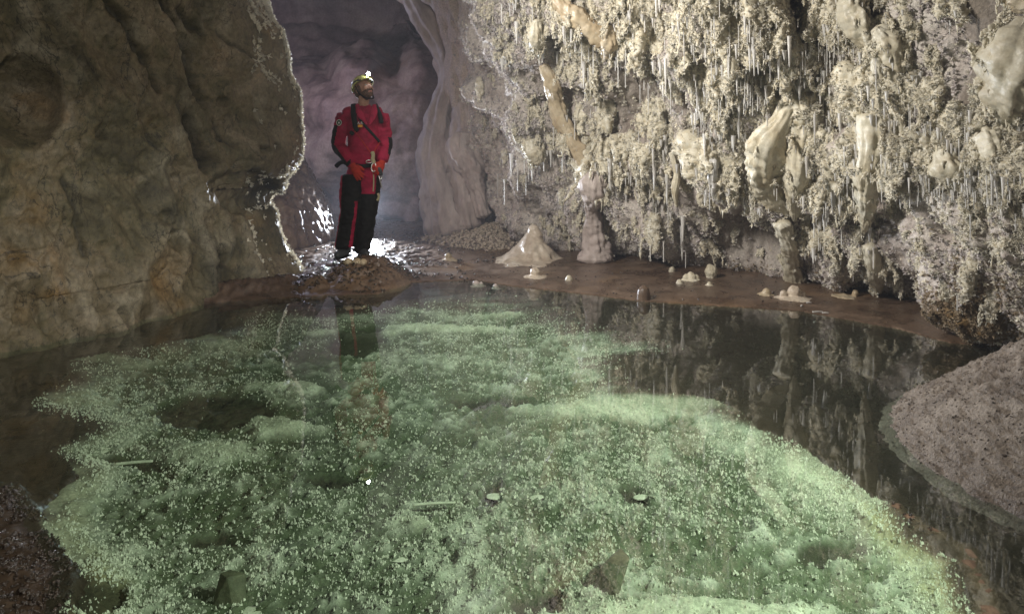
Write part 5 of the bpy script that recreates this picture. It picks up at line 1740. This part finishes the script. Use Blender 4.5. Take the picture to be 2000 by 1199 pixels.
gaze = (RH.to_3x3() @ Vector((0, -1, .35))).normalized()
body_l = tube('headlamp', [lampc - gaze * .03, lampc + gaze * .006], [.026, .024], GREY, nrm=(0, 0, 1), seg=14, amp=0)
HL = worn('headlamp', body_l, H_)
GLOW = bpy.data.materials.new('lit_headlamp_lens')
GLOW.use_nodes = True
g_ = GLOW.node_tree.nodes['Principled BSDF']
g_.inputs['Emission Color'].default_value = (0.9, 0.95, 1, 1)
g_.inputs['Emission Strength'].default_value = 90
lens = ell(lampc + gaze * .012 + Vector((0, -.006, 0)), (.019, .019, .019)); lens.materials.append(GLOW)
worn('headlamp_lens', lens, H_)
for a, b in (((.088, .03, .03), (.075, -.01, -.075)), ((-.088, .03, .03), (-.075, -.01, -.075))):
    pass
sp = [(.094, .0, .03), (.082, -.012, -.05), (.045, -.05, -.118), (0, -.068, -.128), (-.045, -.05, -.118), (-.082, -.012, -.05), (-.094, .0, .03)]
worn('chin_strap', tube('chin_strap', [RH @ Vector(q) for q in sp], [.007] * 7, BLACK, seg=8, amp=0, rings=40), H_)
batt = ell((0, .135, .035), (.035, .02, .025)); batt.transform(RH); batt.materials.append(GLOVE)
worn('battery_pack', batt, H_)
# the headlamp's own light
hl = bpy.data.lights.new('headlamp_light', 'SPOT')
hl.energy = 30; hl.spot_size = math.radians(75); hl.spot_blend = .8; hl.shadow_soft_size = .015; hl.color = (.9, .95, 1)
ho = bpy.data.objects.new('headlamp_light', hl)
ho.location = lampc + gaze * .05
ho.rotation_euler = gaze.to_track_quat('-Z', 'Y').to_euler()
C.objects.link(ho); ho.parent = person

# harness, belt and hanging gear
def strap(name, px_pts, r, m, y, parent=None, flat=.35, label=None):
    pts = [L_(a, b, yy) for (a, b), yy in zip(px_pts, y)]
    return worn(name, tube(name, pts, [r] * len(pts), m, nrm=(0, -1, 0), flat=flat, seg=8, amp=.05, f=20), parent)
HN = strap('harness', [(690, 204), (690, 222), (693, 240), (696, 256)], .026, BLACK, [-.02, -.105, -.135, -.14])
strap('shoulder_strap', [(733, 205), (741, 222), (745, 240)], .022, BLACK, [-.02, -.10, -.12], HN)
strap('chest_strap', [(697, 222), (708, 240), (724, 258), (742, 278)], .013, BLACK, [-.13, -.152, -.155, -.125], HN)
strap('thin_cord', [(688, 250), (703, 270), (722, 296), (728, 306)], .004, GLOVE, [-.14, -.15, -.15, -.15], HN, 1)
strap('thin_cord', [(742, 278), (733, 292), (729, 306)], .004, GLOVE, [-.13, -.15, -.15], HN, 1)
po = fuse('pouch', [chain([L_(684, 258, -.14), L_(690, 262, -.14)], [.02, .02], 10)], .006, BLACK, 2); worn('pouch', po, HN)
def quad(name, px0, px1, y, m, parent, th=.006):
    a, b = L_(*px0, y), L_(*px1, y)
    bm = bmesh.new()
    bmesh.ops.create_cube(bm, size=1)
    me = bpy.data.meshes.new(name)
    bm.to_mesh(me); bm.free()
    me.transform(Matrix.Translation((a + b) / 2) @ Matrix.Diagonal((abs(b.x - a.x), th, abs(b.z - a.z), 1)))
    me.materials.append(m)
    return worn(name, me, parent)
quad('orange_tag', (699, 244), (708, 249), -.158, ORANGE, HN)
tx = bpy.data.curves.new('chest_lettering', 'FONT')
tx.body = 'A.R.'
tx.size = .035; tx.extrude = .001; tx.align_x = 'CENTER'
tx.materials.append(WHITE)
to = bpy.data.objects.new('tmp', tx)
C.objects.link(to)
tm = bpy.data.meshes.new_from_object(to.evaluated_get(bpy.context.evaluated_depsgraph_get()))
bpy.data.objects.remove(to)
to = worn('chest_lettering', tm, J)
to.location = L_(704, 243, -.162); to.rotation_euler = (math.radians(90), 0, 0)
belt = strap('belt', [(672, 318), (684, 322), (706, 325), (728, 322), (742, 318)], .020, BLACK, [-.03, -.105, -.135, -.12, -.03])
strap('side_bag', [(656, 326), (663, 319), (672, 316)], .022, BLACK, [0, -.01, -.02], belt, .6)
strap('ascender', [(727, 297), (729, 304), (728, 312), (731, 318)], .020, BRASS, [-.155] * 4, belt, .5)
def ringmesh(name, px, py, y, rx, rz, r, m, parent, tilt=0):
    c = L_(px, py, y)
    pts = [c + Vector((math.cos(a) * rx, math.sin(a) * .01, math.sin(a) * rz)) for a in np.linspace(0, 2 * math.pi, 15)]
    return worn(name, tube(name, pts, [r] * 15, m, nrm=(0, -1, 0), seg=8, amp=0, rings=40), parent)
ringmesh('carabiner', 730, 327, -.165, .022, .042, .006, STEEL, belt)
ringmesh('carabiner', 721, 316, -.16, .030, .014, .005, STEEL, belt)
ringmesh('carabiner', 743, 345, -.13, .012, .026, .005, STEEL, belt)
strap('descender', [(737, 327), (742, 333), (744, 342)], .020, GREY, [-.16, -.16, -.14], belt, .6)
strap('hanging_rope', [(729, 334), (730, 352), (729, 374)], .007, BRASS, [-.15, -.13, -.12], belt, 1)
strap('hanging_sling', [(740, 340), (742, 352), (746, 368)], .006, STEEL, [-.12, -.10, -.08], belt, 1)
strap('tool_loop', [(738, 378), (740, 384), (737, 392)], .012, BRASS, [-.06, -.06, -.06], belt, .7)

# ------------------------------------------------------------------ damp air
bm = bmesh.new()
bmesh.ops.create_cube(bm, size=1)
me = bpy.data.meshes.new('haze')
bm.to_mesh(me); bm.free()
me.transform(Matrix.Translation((-.5, 6.5, 3.6)) @ Matrix.Diagonal((17, 21, 10.6, 1)))
hm = bpy.data.materials.new('damp_air')
hm.use_nodes = True
hm.node_tree.nodes.remove(hm.node_tree.nodes['Principled BSDF'])
pv = hm.node_tree.nodes.new('ShaderNodeVolumePrincipled')
pv.inputs['Density'].default_value = 0.005
pv.inputs['Color'].default_value = (0.80, 0.84, 0.95, 1)
pv.inputs['Anisotropy'].default_value = 0.3
hm.node_tree.links.new(pv.outputs[0], hm.node_tree.nodes['Material Output'].inputs['Volume'])
me.materials.append(hm)
tag(link('haze', me), kind='stuff')
